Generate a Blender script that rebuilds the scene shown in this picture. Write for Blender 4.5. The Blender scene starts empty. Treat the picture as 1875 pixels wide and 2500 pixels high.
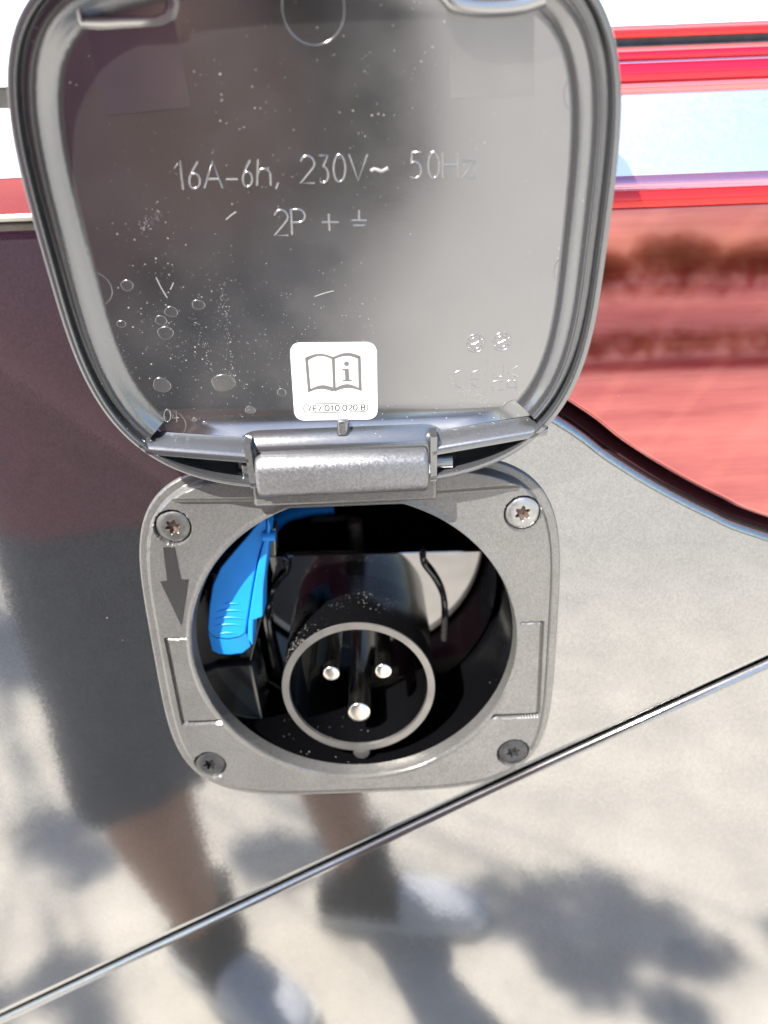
import bpy, bmesh, math, random
import numpy as np
from mathutils import Vector, Matrix, geometry

random.seed(7); np.random.seed(7)
SC = bpy.context.scene
COL = SC.collection
MM = 0.001
H = 0.95                       # height of the inlet centre above the ground
ALPHA = math.radians(6.0)      # the van's side leans in by this much
FRAME = Matrix.Translation((0, 0, H)) @ Matrix.Rotation(-ALPHA, 4, 'X')   # panel frame (x right, -y out, z up)

# ------------------------------------------------------------------ camera
CAM = (9.7548, -181.9333, 115.6863); PITCH, YAW, ROLL, FPX = 0.392, -0.0003, -0.0389, 1800.0
def cam_axes():
    cp, sp = math.cos(PITCH), math.sin(PITCH)
    f = np.array([0, cp, -sp]); u = np.array([0, sp, cp]); r = np.array([1.0, 0, 0])
    cy, sy = math.cos(YAW), math.sin(YAW)
    Y = np.array([[cy, -sy, 0], [sy, cy, 0], [0, 0, 1]])
    f, u, r = Y @ f, Y @ u, Y @ r
    cr, sr = math.cos(ROLL), math.sin(ROLL)
    return cr * r + sr * u, -sr * r + cr * u, f
AX_R, AX_U, AX_F = cam_axes()
cd = bpy.data.cameras.new('camera'); cam = bpy.data.objects.new('camera', cd); COL.objects.link(cam)
m = Matrix(((AX_R[0], AX_U[0], -AX_F[0], CAM[0] * MM), (AX_R[1], AX_U[1], -AX_F[1], CAM[1] * MM),
            (AX_R[2], AX_U[2], -AX_F[2], CAM[2] * MM), (0, 0, 0, 1)))
cam.matrix_world = FRAME @ m
cd.sensor_fit = 'VERTICAL'; cd.lens = 6.86; cd.sensor_height = 6.86 * 2500 / FPX; cd.sensor_width = cd.sensor_height * 0.75
cd.clip_start = 0.005; cd.clip_end = 400
cd.dof.use_dof = True; cd.dof.focus_distance = 0.181; cd.dof.aperture_fstop = 2.8
SC.camera = cam

# ------------------------------------------------------------------ light
SUN_DIR = Vector((-1.0, -1.05, 1.9)).normalized()
w = bpy.data.worlds.new('World'); SC.world = w; w.use_nodes = True
nt = w.node_tree; bg = nt.nodes['Background']; sky = nt.nodes.new('ShaderNodeTexSky'); sky.sky_type = 'NISHITA'
sky.sun_disc = False; sky.sun_elevation = math.asin(SUN_DIR.z); sky.sun_rotation = math.atan2(SUN_DIR.x, SUN_DIR.y)
sky.air_density = 1.0; sky.dust_density = 1.2; sky.ozone_density = 1.2
nt.links.new(sky.outputs[0], bg.inputs[0]); bg.inputs[1].default_value = 0.10
sd = bpy.data.lights.new('sun', 'SUN'); sd.energy = 4.2; sd.angle = math.radians(0.53); sd.color = (1.0, 0.965, 0.915)
sun = bpy.data.objects.new('sun', sd); COL.objects.link(sun)
sun.rotation_euler = SUN_DIR.to_track_quat('Z', 'Y').to_euler(); sun.location = SUN_DIR * 30
SC.view_settings.view_transform = 'Standard'; SC.view_settings.look = 'None'
SC.view_settings.exposure = 1.80; SC.view_settings.gamma = 1.0; SC.view_settings.use_curve_mapping = False
SC.render.engine = 'CYCLES'
SC.cycles.use_denoising = True; SC.cycles.max_bounces = 10; SC.cycles.glossy_bounces = 6; SC.cycles.diffuse_bounces = 4
SC.cycles.sample_clamp_indirect = 8.0; SC.cycles.caustics_reflective = False; SC.cycles.caustics_refractive = False

# ------------------------------------------------------------------ pixel -> panel frame helpers
def ray(px, py):
    d = AX_R * ((px - 937.5) / FPX) + AX_U * (-(py - 1250) / FPX) + AX_F
    return np.array(CAM), d
def on_y(px, py, y=0.0):
    o, d = ray(px, py); s = (y - o[1]) / d[1]; p = o + d * s
    return p
LY, LZ, LTH = -8.0, 47.0, math.radians(12.0)
L_UP = np.array([0, -math.sin(LTH), math.cos(LTH)]); L_N = np.array([0, -math.cos(LTH), -math.sin(LTH)]); L_O = np.array([0, LY, LZ])
FLOOR = -5.0
def lid(x, wv, h=0.0):
    return np.array([x, 0, 0]) + L_O + L_UP * wv + L_N * h
def lp(px, py, h=FLOOR):
    o, d = ray(px, py); o0 = L_O + L_N * h
    s = ((o0 - o) @ L_N) / (d @ L_N); p = o + d * s
    return (p[0], float((p - o0) @ L_UP))

# ------------------------------------------------------------------ materials
def new_mat(name):
    mt = bpy.data.materials.new(name); mt.use_nodes = True
    return mt, mt.node_tree, mt.node_tree.nodes['Principled BSDF']
def N(t, typ, **kw):
    n = t.nodes.new(typ)
    for k, v in kw.items(): setattr(n, k, v)
    return n
def mat(name, base, rough=0.5, metal=0.0, coat=0.0, coat_rough=0.03, flake=0.0, flake_scale=3000, var=0.0, var_scale=60,
        bump=0.0, bump_scale=800, stretch=None, dust=0.0, dust_scale=700, dust_thr=0.1, rough_var=0.0, ior=1.5, spark=0.0):
    mt, t, p = new_mat(name); L = t.links.new
    p.inputs['Base Color'].default_value = (*base, 1); p.inputs['Roughness'].default_value = rough
    p.inputs['Metallic'].default_value = metal; p.inputs['IOR'].default_value = ior
    p.inputs['Coat Weight'].default_value = coat; p.inputs['Coat Roughness'].default_value = coat_rough
    tc = N(t, 'ShaderNodeTexCoord')
    col = None
    if var:
        nz = N(t, 'ShaderNodeTexNoise'); nz.inputs['Scale'].default_value = var_scale; nz.inputs['Detail'].default_value = 6
        L(tc.outputs['Object'], nz.inputs['Vector'])
        mr = N(t, 'ShaderNodeMapRange'); mr.inputs[1].default_value = 0.3; mr.inputs[2].default_value = 0.7
        mr.inputs[3].default_value = 1 - var; mr.inputs[4].default_value = 1 + var; L(nz.outputs[0], mr.inputs[0])
        mx = N(t, 'ShaderNodeVectorMath', operation='SCALE'); mx.inputs[0].default_value = base; L(mr.outputs[0], mx.inputs['Scale'])
        col = mx.outputs[0]
        if rough_var:
            m2 = N(t, 'ShaderNodeMapRange'); m2.inputs[1].default_value = 0.3; m2.inputs[2].default_value = 0.7
            m2.inputs[3].default_value = max(0, rough - rough_var); m2.inputs[4].default_value = rough + rough_var
            L(nz.outputs[0], m2.inputs[0]); L(m2.outputs[0], p.inputs['Roughness'])
    if dust:
        vo = N(t, 'ShaderNodeTexVoronoi'); vo.inputs['Scale'].default_value = dust_scale; L(tc.outputs['Object'], vo.inputs['Vector'])
        n2 = N(t, 'ShaderNodeTexNoise'); n2.inputs['Scale'].default_value = 38; n2.inputs['Detail'].default_value = 3; L(tc.outputs['Object'], n2.inputs['Vector'])
        sp = N(t, 'ShaderNodeSeparateColor'); L(vo.outputs['Color'], sp.inputs[0])
        size = N(t, 'ShaderNodeMath', operation='MULTIPLY'); L(sp.outputs[0], size.inputs[0]); size.inputs[1].default_value = dust_thr
        m3 = N(t, 'ShaderNodeMapRange'); m3.inputs[1].default_value = 0.42; m3.inputs[2].default_value = 0.68; L(n2.outputs[0], m3.inputs[0])
        sz2 = N(t, 'ShaderNodeMath', operation='MULTIPLY'); L(size.outputs[0], sz2.inputs[0]); L(m3.outputs[0], sz2.inputs[1])
        lt = N(t, 'ShaderNodeMath', operation='LESS_THAN'); L(vo.outputs['Distance'], lt.inputs[0]); L(sz2.outputs[0], lt.inputs[1])
        am = N(t, 'ShaderNodeMath', operation='MULTIPLY'); L(lt.outputs[0], am.inputs[0]); am.inputs[1].default_value = dust
        db = N(t, 'ShaderNodeBsdfDiffuse'); db.inputs[0].default_value = (0.75, 0.72, 0.66, 1)
        ms = N(t, 'ShaderNodeMixShader'); L(am.outputs[0], ms.inputs[0]); L(p.outputs[0], ms.inputs[1]); L(db.outputs[0], ms.inputs[2])
        L(ms.outputs[0], t.nodes['Material Output'].inputs['Surface'])
    if col is not None: L(col, p.inputs['Base Color'])
    nrm = None
    if bump:
        mp = N(t, 'ShaderNodeMapping'); mp.inputs['Scale'].default_value = stretch or (1, 1, 1); L(tc.outputs['Object'], mp.inputs[0])
        nb = N(t, 'ShaderNodeTexNoise'); nb.inputs['Scale'].default_value = bump_scale; nb.inputs['Detail'].default_value = 4; L(mp.outputs[0], nb.inputs['Vector'])
        bp = N(t, 'ShaderNodeBump'); bp.inputs['Strength'].default_value = 1.0; bp.inputs['Distance'].default_value = bump; L(nb.outputs[0], bp.inputs['Height'])
        nrm = bp.outputs[0]
        L(nrm, p.inputs['Coat Normal'])
    if flake:
        vf = N(t, 'ShaderNodeTexVoronoi'); vf.inputs['Scale'].default_value = flake_scale; L(tc.outputs['Object'], vf.inputs['Vector'])
        s1 = N(t, 'ShaderNodeVectorMath', operation='SUBTRACT'); L(vf.outputs['Color'], s1.inputs[0]); s1.inputs[1].default_value = (.5, .5, .5)
        s2 = N(t, 'ShaderNodeVectorMath', operation='SCALE'); L(s1.outputs[0], s2.inputs[0]); s2.inputs['Scale'].default_value = flake
        s3 = N(t, 'ShaderNodeVectorMath', operation='ADD'); L(s2.outputs[0], s3.inputs[0])
        if nrm is not None: L(nrm, s3.inputs[1])
        else:
            ge = N(t, 'ShaderNodeNewGeometry'); L(ge.outputs['Normal'], s3.inputs[1])
        s4 = N(t, 'ShaderNodeVectorMath', operation='NORMALIZE'); L(s3.outputs[0], s4.inputs[0]); nrm = s4.outputs[0]
        if spark:
            s5 = N(t, 'ShaderNodeSeparateColor'); L(vf.outputs['Color'], s5.inputs[0])
            s6 = N(t, 'ShaderNodeMapRange'); s6.inputs[3].default_value = 1 - spark; s6.inputs[4].default_value = 1 + spark; L(s5.outputs[2], s6.inputs[0])
            s7 = N(t, 'ShaderNodeVectorMath', operation='SCALE'); L(s6.outputs[0], s7.inputs['Scale'])
            if col is not None: L(col, s7.inputs[0])
            else: s7.inputs[0].default_value = base
            L(s7.outputs[0], p.inputs['Base Color'])
    if nrm is not None: L(nrm, p.inputs['Normal'])
    return mt

M = {}
M['paint'] = mat('grey_metallic_paint', (0.318, 0.316, 0.312), 0.075, 0.95, coat=1.0, coat_rough=0.03, flake=0.006, flake_scale=2300, spark=0.11, bump=0.000008, bump_scale=130, dust=0.5, dust_scale=260, dust_thr=0.045)
M['white_paint'] = mat('white_paint', (0.8, 0.8, 0.78), 0.25, coat=1.0)
M['plate'] = mat('grey_speckled_plastic', (0.205, 0.199, 0.19), 0.35, 0.66, flake=0.11, flake_scale=2400, spark=0.12, var=0.07, var_scale=90, bump=0.00001, bump_scale=1500, dust=0.6, dust_scale=420, dust_thr=0.05)
M['barrel'] = mat('sparkling_silver_plastic', (0.205, 0.203, 0.207), 0.44, 0.75, flake=0.13, flake_scale=2300, spark=0.13, bump=0.00002, bump_scale=1800)
M['lid'] = mat('silver_grey_lid_plastic', (0.30, 0.30, 0.305), 0.18, 0.935, var=0.05, var_scale=70, bump=0.0000035, bump_scale=300, stretch=(1, 6, 8),
               dust=0.45, dust_scale=850, dust_thr=0.17, rough_var=0.04)
M['lid_rim'] = mat('satin_grey_lid_rim', (0.215, 0.22, 0.227), 0.22, 0.86, bump=0.000006, bump_scale=900, flake=0.03, flake_scale=2400, dust=0.4, dust_scale=700, dust_thr=0.12)
M['lid_text'] = mat('raised_lid_lettering', (0.37, 0.37, 0.37), 0.2, 0.9)
M['scratch'] = mat('pale_scuff', (0.29, 0.287, 0.28), 0.5)
M['film'] = mat('molded_pad_plastic', (0.312, 0.31, 0.31), 0.21, 0.945, var=0.06, var_scale=110)
M['drop'] = mat('dried_water_film', (0.31, 0.31, 0.31), 0.2, 0.92)
M['sticker'] = mat('white_sticker_paper', (0.82, 0.82, 0.80), 0.45)
M['print'] = mat('grey_print', (0.13, 0.127, 0.122), 0.5)
M['print_text'] = mat('dark_grey_fine_print', (0.035, 0.035, 0.034), 0.5)
M['arrow'] = mat('smooth_dark_arrow', (0.15, 0.145, 0.14), 0.22, 0.85)
M['black'] = mat('glossy_black_plastic', (0.003, 0.003, 0.0035), 0.05, ior=1.62, dust=0.35, dust_scale=520, dust_thr=0.10, bump=0.000006, bump_scale=160)
M['black_dusty'] = mat('dusty_black_plastic', (0.003, 0.003, 0.0035), 0.18, dust=0.22, dust_scale=1100, dust_thr=0.5, bump=0.00002, bump_scale=900)
M['black_matte'] = mat('dull_black_plastic', (0.0025, 0.0025, 0.003), 0.14, ior=1.6, dust=0.3, dust_scale=480, dust_thr=0.14)
M['mirror_black'] = mat('polished_smoked_plastic', (0.30, 0.29, 0.28), 0.03, 1.0, bump=0.000006, bump_scale=160, dust=0.3, dust_scale=520, dust_thr=0.10)
M['rim'] = mat('worn_grey_rim_plastic', (0.235, 0.225, 0.21), 0.30, 0.8, var=0.15, var_scale=120, flake=0.03)
M['bracket'] = mat('satin_black_bracket', (0.025, 0.024, 0.023), 0.14, ior=1.7, bump=0.00002, bump_scale=400)
M['blue'] = mat('blue_plastic', (0.003, 0.22, 0.68), 0.46, bump=0.000015, bump_scale=900, var=0.06, var_scale=100)
M['nickel'] = mat('nickel_pin', (0.92, 0.88, 0.78), 0.19, 1.0, bump=0.000004, bump_scale=700)
M['screw_dark'] = mat('dark_coated_screw', (0.06, 0.06, 0.062), 0.34, 0.6, var=0.2, var_scale=500, bump=0.00003, bump_scale=900)
M['screw_worn'] = mat('worn_zinc_screw', (0.15, 0.147, 0.14), 0.36, 0.75, var=0.28, var_scale=420, bump=0.00005, bump_scale=900)
M['screw_bright'] = mat('bright_zinc_screw', (0.36, 0.355, 0.345), 0.36, 0.85, var=0.2, var_scale=420, bump=0.00005, bump_scale=900)
M['rust'] = mat('brown_rust', (0.20, 0.145, 0.11), 0.5, 0.6, var=0.4, var_scale=900)
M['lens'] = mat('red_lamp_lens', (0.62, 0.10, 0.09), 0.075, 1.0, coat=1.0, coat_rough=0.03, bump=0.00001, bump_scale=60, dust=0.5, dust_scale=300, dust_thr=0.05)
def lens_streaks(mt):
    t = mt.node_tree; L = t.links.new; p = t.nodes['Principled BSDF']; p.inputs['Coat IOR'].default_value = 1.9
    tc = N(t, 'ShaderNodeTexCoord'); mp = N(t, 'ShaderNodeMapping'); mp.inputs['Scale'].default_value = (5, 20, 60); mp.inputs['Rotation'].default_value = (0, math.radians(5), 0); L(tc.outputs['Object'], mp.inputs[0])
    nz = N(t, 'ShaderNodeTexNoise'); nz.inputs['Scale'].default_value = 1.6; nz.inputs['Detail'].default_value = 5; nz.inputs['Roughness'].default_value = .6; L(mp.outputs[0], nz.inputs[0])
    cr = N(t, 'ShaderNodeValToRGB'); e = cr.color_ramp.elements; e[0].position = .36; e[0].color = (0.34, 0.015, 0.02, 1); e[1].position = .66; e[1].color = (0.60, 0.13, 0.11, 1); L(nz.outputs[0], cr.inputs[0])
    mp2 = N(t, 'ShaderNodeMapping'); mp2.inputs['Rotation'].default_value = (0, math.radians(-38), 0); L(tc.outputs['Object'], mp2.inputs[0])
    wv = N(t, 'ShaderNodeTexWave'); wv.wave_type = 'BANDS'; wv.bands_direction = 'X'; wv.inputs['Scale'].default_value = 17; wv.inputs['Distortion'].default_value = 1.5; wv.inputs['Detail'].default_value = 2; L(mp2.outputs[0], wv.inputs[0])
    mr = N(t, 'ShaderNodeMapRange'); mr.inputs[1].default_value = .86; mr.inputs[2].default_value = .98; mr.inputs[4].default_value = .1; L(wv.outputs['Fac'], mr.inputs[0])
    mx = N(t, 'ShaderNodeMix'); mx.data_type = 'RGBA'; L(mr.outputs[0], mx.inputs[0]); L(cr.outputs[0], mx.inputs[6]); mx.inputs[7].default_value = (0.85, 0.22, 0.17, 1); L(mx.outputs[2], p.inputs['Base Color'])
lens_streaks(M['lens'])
M['red_deep'] = mat('deep_red_lamp_plastic', (0.78, 0.008, 0.035), 0.22, 0.35, coat=0.5)
M['red_bright'] = mat('bright_red_lamp_plastic', (0.80, 0.012, 0.012), 0.25, 0.25, coat=0.6)
M['pink'] = mat('pale_red_lamp_plastic', (0.86, 0.24, 0.24), 0.10, 0.75, coat=0.5)
M['lilac'] = mat('rose_tinted_reflector', (0.62, 0.30, 0.42), 0.12, 0.9, coat=0.3, bump=0.00004, bump_scale=500)
M['silver'] = mat('frosted_silver_trim', (0.84, 0.85, 0.87), 0.36, 1.0, flake=0.05, flake_scale=1500)
M['silver_gloss'] = mat('polished_silver_trim', (0.62, 0.63, 0.65), 0.06, 1.0)
M['seal'] = mat('dark_rubber_seal', (0.05, 0.016, 0.02), 0.22, coat=0.3)
M['cream'] = mat('cream_gloss_trim', (0.80, 0.77, 0.68), 0.25, coat=0.5)
M['dark_gap'] = mat('dark_gap_backing', (0.01, 0.01, 0.011), 0.6)

# ------------------------------------------------------------------ mesh helpers (points in mm, panel frame)
class MB:
    def __init__(s): s.v = []; s.f = []; s.mi = []; s.cur = 0
    def add(s, pts, faces):
        b = len(s.v); s.v += [tuple(map(float, p)) for p in pts]
        for f in faces: s.f.append([b + i for i in f]); s.mi.append(s.cur)
        return b
    def strip(s, rows, close=False, flip=False):
        n = len(rows[0]); pts = [p for r in rows for p in r]; fs = []
        for i in range(len(rows) - 1):
            for j in range(n if close else n - 1):
                a, b = i * n + j, i * n + (j + 1) % n; c, d = b + n, a + n
                fs.append([a, d, c, b] if flip else [a, b, c, d])
        return s.add(pts, fs)
    def poly(s, pts, flip=False):
        idx = list(range(len(pts))); s.add(pts, [idx[::-1] if flip else idx])
    def box(s, lo, hi):
        x0, y0, z0 = lo; x1, y1, z1 = hi
        s.add([(x0, y0, z0), (x1, y0, z0), (x1, y1, z0), (x0, y1, z0), (x0, y0, z1), (x1, y0, z1), (x1, y1, z1), (x0, y1, z1)],
              [[0, 3, 2, 1], [4, 5, 6, 7], [0, 1, 5, 4], [1, 2, 6, 5], [2, 3, 7, 6], [3, 0, 4, 7]])
    def prism(s, front, back):
        n = len(front); s.poly(front); s.poly(back, True)
        s.add(list(front) + list(back), [[i, i + n, (i + 1) % n + n, (i + 1) % n] for i in range(n)])
    def tube(s, path, r, n=8, caps=True):
        path = [np.array(p, float) for p in path]; rows = []
        for i, p in enumerate(path):
            d = path[min(i + 1, len(path) - 1)] - path[max(i - 1, 0)]; d = d / (np.linalg.norm(d) + 1e-12)
            a = np.cross(d, [0.13, 0.31, 0.94]); a /= np.linalg.norm(a); b = np.cross(d, a)
            rr = r[i] if hasattr(r, '__len__') else r
            rows.append([p + rr * (math.cos(t) * a + math.sin(t) * b) for t in np.linspace(0, 2 * math.pi, n, endpoint=False)])
        s.strip(rows, close=True)
        if caps: s.poly(rows[0], True); s.poly(rows[-1])
    def build(s, name, mats, parent=None, smooth=True, angle=35, scale=MM, bevel=0.0, bseg=2):
        me = bpy.data.meshes.new(name); me.from_pydata([(a * scale, b * scale, c * scale) for a, b, c in s.v], [], s.f); me.update()
        for mm_ in (mats if isinstance(mats, (list, tuple)) else [mats]): me.materials.append(mm_)
        for p, i in zip(me.polygons, s.mi): p.material_index = i
        bm = bmesh.new(); bm.from_mesh(me); bmesh.ops.remove_doubles(bm, verts=bm.verts, dist=0.0000008 if scale == MM else 1e-5)
        bmesh.ops.recalc_face_normals(bm, faces=bm.faces)
        bm.to_mesh(me); bm.free()
        o = bpy.data.objects.new(name, me); COL.objects.link(o)
        if parent is not None: o.parent = parent
        if bevel:
            b = o.modifiers.new('bevel', 'BEVEL'); b.width = bevel * scale; b.segments = bseg; b.limit_method = 'ANGLE'; b.angle_limit = math.radians(40)
        if smooth:
            me.shade_smooth()
            me.set_sharp_from_angle(angle=math.radians(angle))
        return o
def empty(name, parent=None, mw=None):
    o = bpy.data.objects.new(name, None); COL.objects.link(o); o.empty_display_size = 0.05
    if parent is not None: o.parent = parent
    if mw is not None: o.matrix_world = mw
    return o
def tag(o, label=None, cat=None, group=None, kind=None):
    if label: o['label'] = label
    if cat: o['category'] = cat
    if group: o['group'] = group
    if kind: o['kind'] = kind
    return o
def resample(pts, step):
    pts = [np.array(p, float) for p in pts]; out = []
    for a, b in zip(pts[:-1], pts[1:]):
        n = max(1, int(np.linalg.norm(b - a) / step))
        out += [a + (b - a) * k / n for k in range(n)]
    out.append(pts[-1]); return out
def smooth_path(pts, n=8):
    P = [np.array(p, float) for p in pts]; P = [2 * P[0] - P[1]] + P + [2 * P[-1] - P[-2]]; out = []
    for i in range(1, len(P) - 2):
        for k in range(n):
            t = k / n
            out.append(0.5 * (2 * P[i] + (P[i + 1] - P[i - 1]) * t + (2 * P[i - 1] - 5 * P[i] + 4 * P[i + 1] - P[i + 2]) * t * t + (3 * P[i] - P[i - 1] - 3 * P[i + 1] + P[i + 2]) * t ** 3))
    out.append(P[-2]); return out
def inside(poly, pts):
    poly = np.asarray(poly); x, y = pts[:, 0], pts[:, 1]; r = np.zeros(len(pts), bool); j = len(poly) - 1
    for i in range(len(poly)):
        xi, yi = poly[i]; xj, yj = poly[j]
        c = ((yi > y) != (yj > y)) & (x < (xj - xi) * (y - yi) / (yj - yi + 1e-12) + xi); r ^= c; j = i
    return r
def offset2d(poly, d, closed=True):
    P = np.asarray(poly, float); n = len(P)
    nx = np.roll(P, -1, 0) if closed else np.vstack([P[1:], P[-1:]]); pv = np.roll(P, 1, 0) if closed else np.vstack([P[:1], P[:-1]])
    T = nx - pv; T /= np.linalg.norm(T, axis=1)[:, None] + 1e-12
    return P + d * np.stack([T[:, 1], -T[:, 0]], 1)        # outward for a counter-clockwise outline

def sheet(name, outline, hole, yfun, material, parent, R=2.5, grid=8.0, deep=14.0, roll=True):
    """a thin body panel: outline (ccw, x/z in mm) and optional hole, rolled inwards round its outer edge"""
    out = np.array(resample(list(outline) + [outline[0]], grid * 0.6)[:-1])
    pts = [tuple(p) for p in out]; edges = [(i, (i + 1) % len(out)) for i in range(len(out))]
    if hole is not None:
        b = len(pts); hp = np.array(hole); pts += [tuple(p) for p in hp]; edges += [(b + i, b + (i + 1) % len(hp)) for i in range(len(hp))]
    x0, z0 = out.min(0); x1, z1 = out.max(0)
    gx, gz = np.meshgrid(np.arange(x0, x1, grid), np.arange(z0, z1, grid)); G = np.stack([gx.ravel(), gz.ravel()], 1)
    k = inside(offset2d(out, -max(grid * .5, 3.4)), G)
    if hole is not None: k &= ~inside(offset2d(hp, grid * .4), G)
    pts += [tuple(p) for p in G[k]]
    for q_ in (-0.25, -1.0, -2.4): pts += [tuple(p) for p in offset2d(out, q_)]      # keeps the flat part flat right up to the rolled edge
    vs, es, fs, *_ = geometry.delaunay_2d_cdt([Vector(p) for p in pts], edges, [], 0, 1e-4)
    V = np.array([tuple(v) for v in vs]); F = np.array([list(f) for f in fs]); C = V[F].mean(1)
    k = inside(out, C)
    if hole is not None: k &= ~inside(hp, C)
    mb = MB(); mb.add([(a, yfun(a, b), b) for a, b in V], F[k].tolist())
    if roll:
        rows = []
        for ph in np.linspace(0, math.pi / 2, 7):
            o2 = offset2d(out, R * math.sin(ph))
            rows.append([(a, yfun(c, d) + R * (1 - math.cos(ph)), b) for (a, b), (c, d) in zip(o2, out)])
        o2 = offset2d(out, R); rows.append([(a, yfun(c, d) + deep, b) for (a, b), (c, d) in zip(o2, out)])
        mb.strip(rows, close=True)
    return mb.build(name, material, parent, angle=50)

def bow(x, z): return z * z / 13000.0

# ================================================================== the van
van = empty('van', mw=FRAME)
tag(van, 'dark grey metallic van body with red tail light and diagonal bumper seam', 'van')

seam = smooth_path([(-420, -318), (-260, -226), (-139, -157.5), (-70, -118), (0, -78.5), (60, -45), (121, -12), (200, 30), (420, 140)], 4)
seam = np.array([(p[0], p[1]) for p in seam])
lampedge_px = [(1394, 990), (1540, 1094), (1666, 1173), (1761, 1221), (1875, 1268)]
le = np.array([on_y(*p)[[0, 2]] for p in lampedge_px]); pf = np.polyfit(le[:, 0], le[:, 1], 2); le = [(x, float(np.polyval(pf, x))) for x in np.linspace(le[0, 0], le[-1, 0], 5)]
x9, z9 = le[-1]; s9 = float(np.polyval(np.polyder(pf), x9)); LEXT = [(170, z9 + .85 * s9 * (170 - x9))]; LEXT.append((260, LEXT[0][1] + .6 * s9 * 90)); LEXT.append((420, LEXT[1][1] + .35 * s9 * 160))
lamp_low = [(-420, 115.5), (-150, 115.5), (-60, 114.5), (-20, 110), (20, 91)] + [tuple(p) for p in le] + LEXT
lamp_low = np.array([(p[0], p[1]) for p in smooth_path(lamp_low, 6)])
panel_top = offset2d(lamp_low, 6.1, closed=False)                     # below the lamp edge
ZL_ = float(on_y(40, 541, 0)[2]) - 2.7
for p_ in panel_top:
    k_ = min(1, max(0, (p_[0] + 45) / 60)); p_[1] = p_[1] * k_ + ZL_ * (1 - k_)
# upper panel runs from seam up to the lamp; ends at the right where seam meets it
seam_up = offset2d(seam, -3.4, closed=False)
sx = [p for p in seam_up if p[0] < 255]; tx = [p for p in panel_top if p[0] < 255]
tt = np.linspace(0, 2 * math.pi, 96, endpoint=False)
hole52 = np.stack([51 * np.cos(tt), 50 * np.sin(tt)], 1)
outline = [tuple(p) for p in sx] + [tuple(p) for p in tx[::-1]]
def bow_crease(x, z):
    # faint pressed crease that runs to the right of the inlet
    a = on_a; b = on_b; t = ((x - a[0]) * (b[0] - a[0]) + (z - a[1]) * (b[1] - a[1])) / ((b[0] - a[0]) ** 2 + (b[1] - a[1]) ** 2)
    return bow(x, z)
on_a = on_y(1360, 1310)[[0, 2]]; on_b = on_y(1875, 1500)[[0, 2]]
sheet('side_panel', outline, hole52, bow, M['paint'], van, R=2.7, grid=7)
low = offset2d(seam, 3.0, closed=False)
outline = [(-420, -740), (420, -740)] + [tuple(p) for p in low[::-1]]
sheet('rear_bumper', outline, None, lambda x, z: 0.6 + z * z / 13000.0 if z > -180 else 0.6 + 180 * 180 / 13000.0 + (-180 - z) * 0.028 + ((-180 - z) / 560) ** 2 * 60, M['paint'], van, R=2.2, grid=16)
mb = MB(); mb.box((-440, 78, -760), (440, 84, 300)); mb.build('gap_backing', M['dark_gap'], van, smooth=False)  # sheet added behind the panels to block light and keep gaps dark
mb = MB()
rows = []
for (dd, yy) in ((-0.2, 9), (2.0, 5.5), (3.2, 4.6), (4.6, 5.2), (5.6, 7), (9.8, 13)):
    rows.append([(a, yy + bow(a, b), b) for a, b in offset2d(lamp_low, dd, closed=False)])
seal = mb
seal.strip(rows)

# ------------------------------------------------------------------ tail light
LT = math.tan(math.radians(0.4))
def lens_y(x, z): return -0.4 - (z - 40) * LT
lamp_top = [(420, 112.5), (60, 113.6), (-40, 114.0)]
ol = [tuple(p) for p in offset2d(lamp_low, -1.6, closed=False) if p[0] > -30] + [(420, 112.6), (-28, 113.2)]
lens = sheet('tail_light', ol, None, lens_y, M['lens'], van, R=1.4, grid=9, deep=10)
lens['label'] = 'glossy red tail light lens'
seal.build('rubber_seal', M['seal'], lens)
def band(name, z0, z1, m_, y0, y1, x0=-26, x1=420, bulge=0.8, parent=lens, drop=0.0):
    b = MB(); rows = []
    xs = np.linspace(x0, x1, 12)
    for k in range(9):
        t = k / 8; yy = y0 + (y1 - y0) * t - bulge * math.sin(math.pi * t)
        rows.append([(x, yy, z0 + (z1 - z0) * t) for x in xs])
    rows = [[(x, y + 12, z) for x, y, z in rows[0]]] + rows + [[(x, y + 12, z) for x, y, z in rows[-1]]]
    b.strip(rows)
    for e in (0, -1): b.poly([r[e] for r in rows])
    return b.build(name, m_, parent, angle=40)
def zat(py): return float(on_y(1640, py, -4)[2])
# stacked horizontal strips, by their picture height at the right of the lid
bands = [('lens_lip', 500, 462, 'red_bright', 0.5), ('lens_ridge', 459, 428, 'lilac', 1.0),
         ('clear_strip', 212, 186, 'pink', 0.4), ('light_bar', 184, 147, 'red_deep', 0.7), ('reflector_strip', 146, 131, 'lilac', 0.3),
         ('light_bar', 130, 116, 'red_deep', 0.5), ('clear_strip', 115, 104, 'pink', 0.5),
         ('dark_grey_strip', 103, 78, 'screw_dark', -0.4), ('light_bar', 76, 62, 'red_bright', 0.5), ('clear_strip', 61, 46, 'pink', 0.4)]  # the darkest strip is a solid band of dark grey
for nm, pa, pb, mk, bl in bands:
    z0, z1 = zat(pa), zat(pb)
    yb_ = (-3.6 if pa > 420 else 0.4) - (0.5 if 'bar' in nm else 0)
    band(nm, z0 - .25, z1 + .25, M[mk], yb_, yb_ + 0.3, bulge=bl)
zs0, zs1 = zat(426), zat(214)
band('silver_strip', zs0 - .2, zs1 + .2, M['silver'], -3.2, 1.0, bulge=0.3)
band('silver_strip', float(on_y(40, 434, -2)[2]), float(on_y(40, 202, -2)[2]), M['silver_gloss'], -1.6, 5.2, x0=-420, x1=-27, bulge=0.3)
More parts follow.
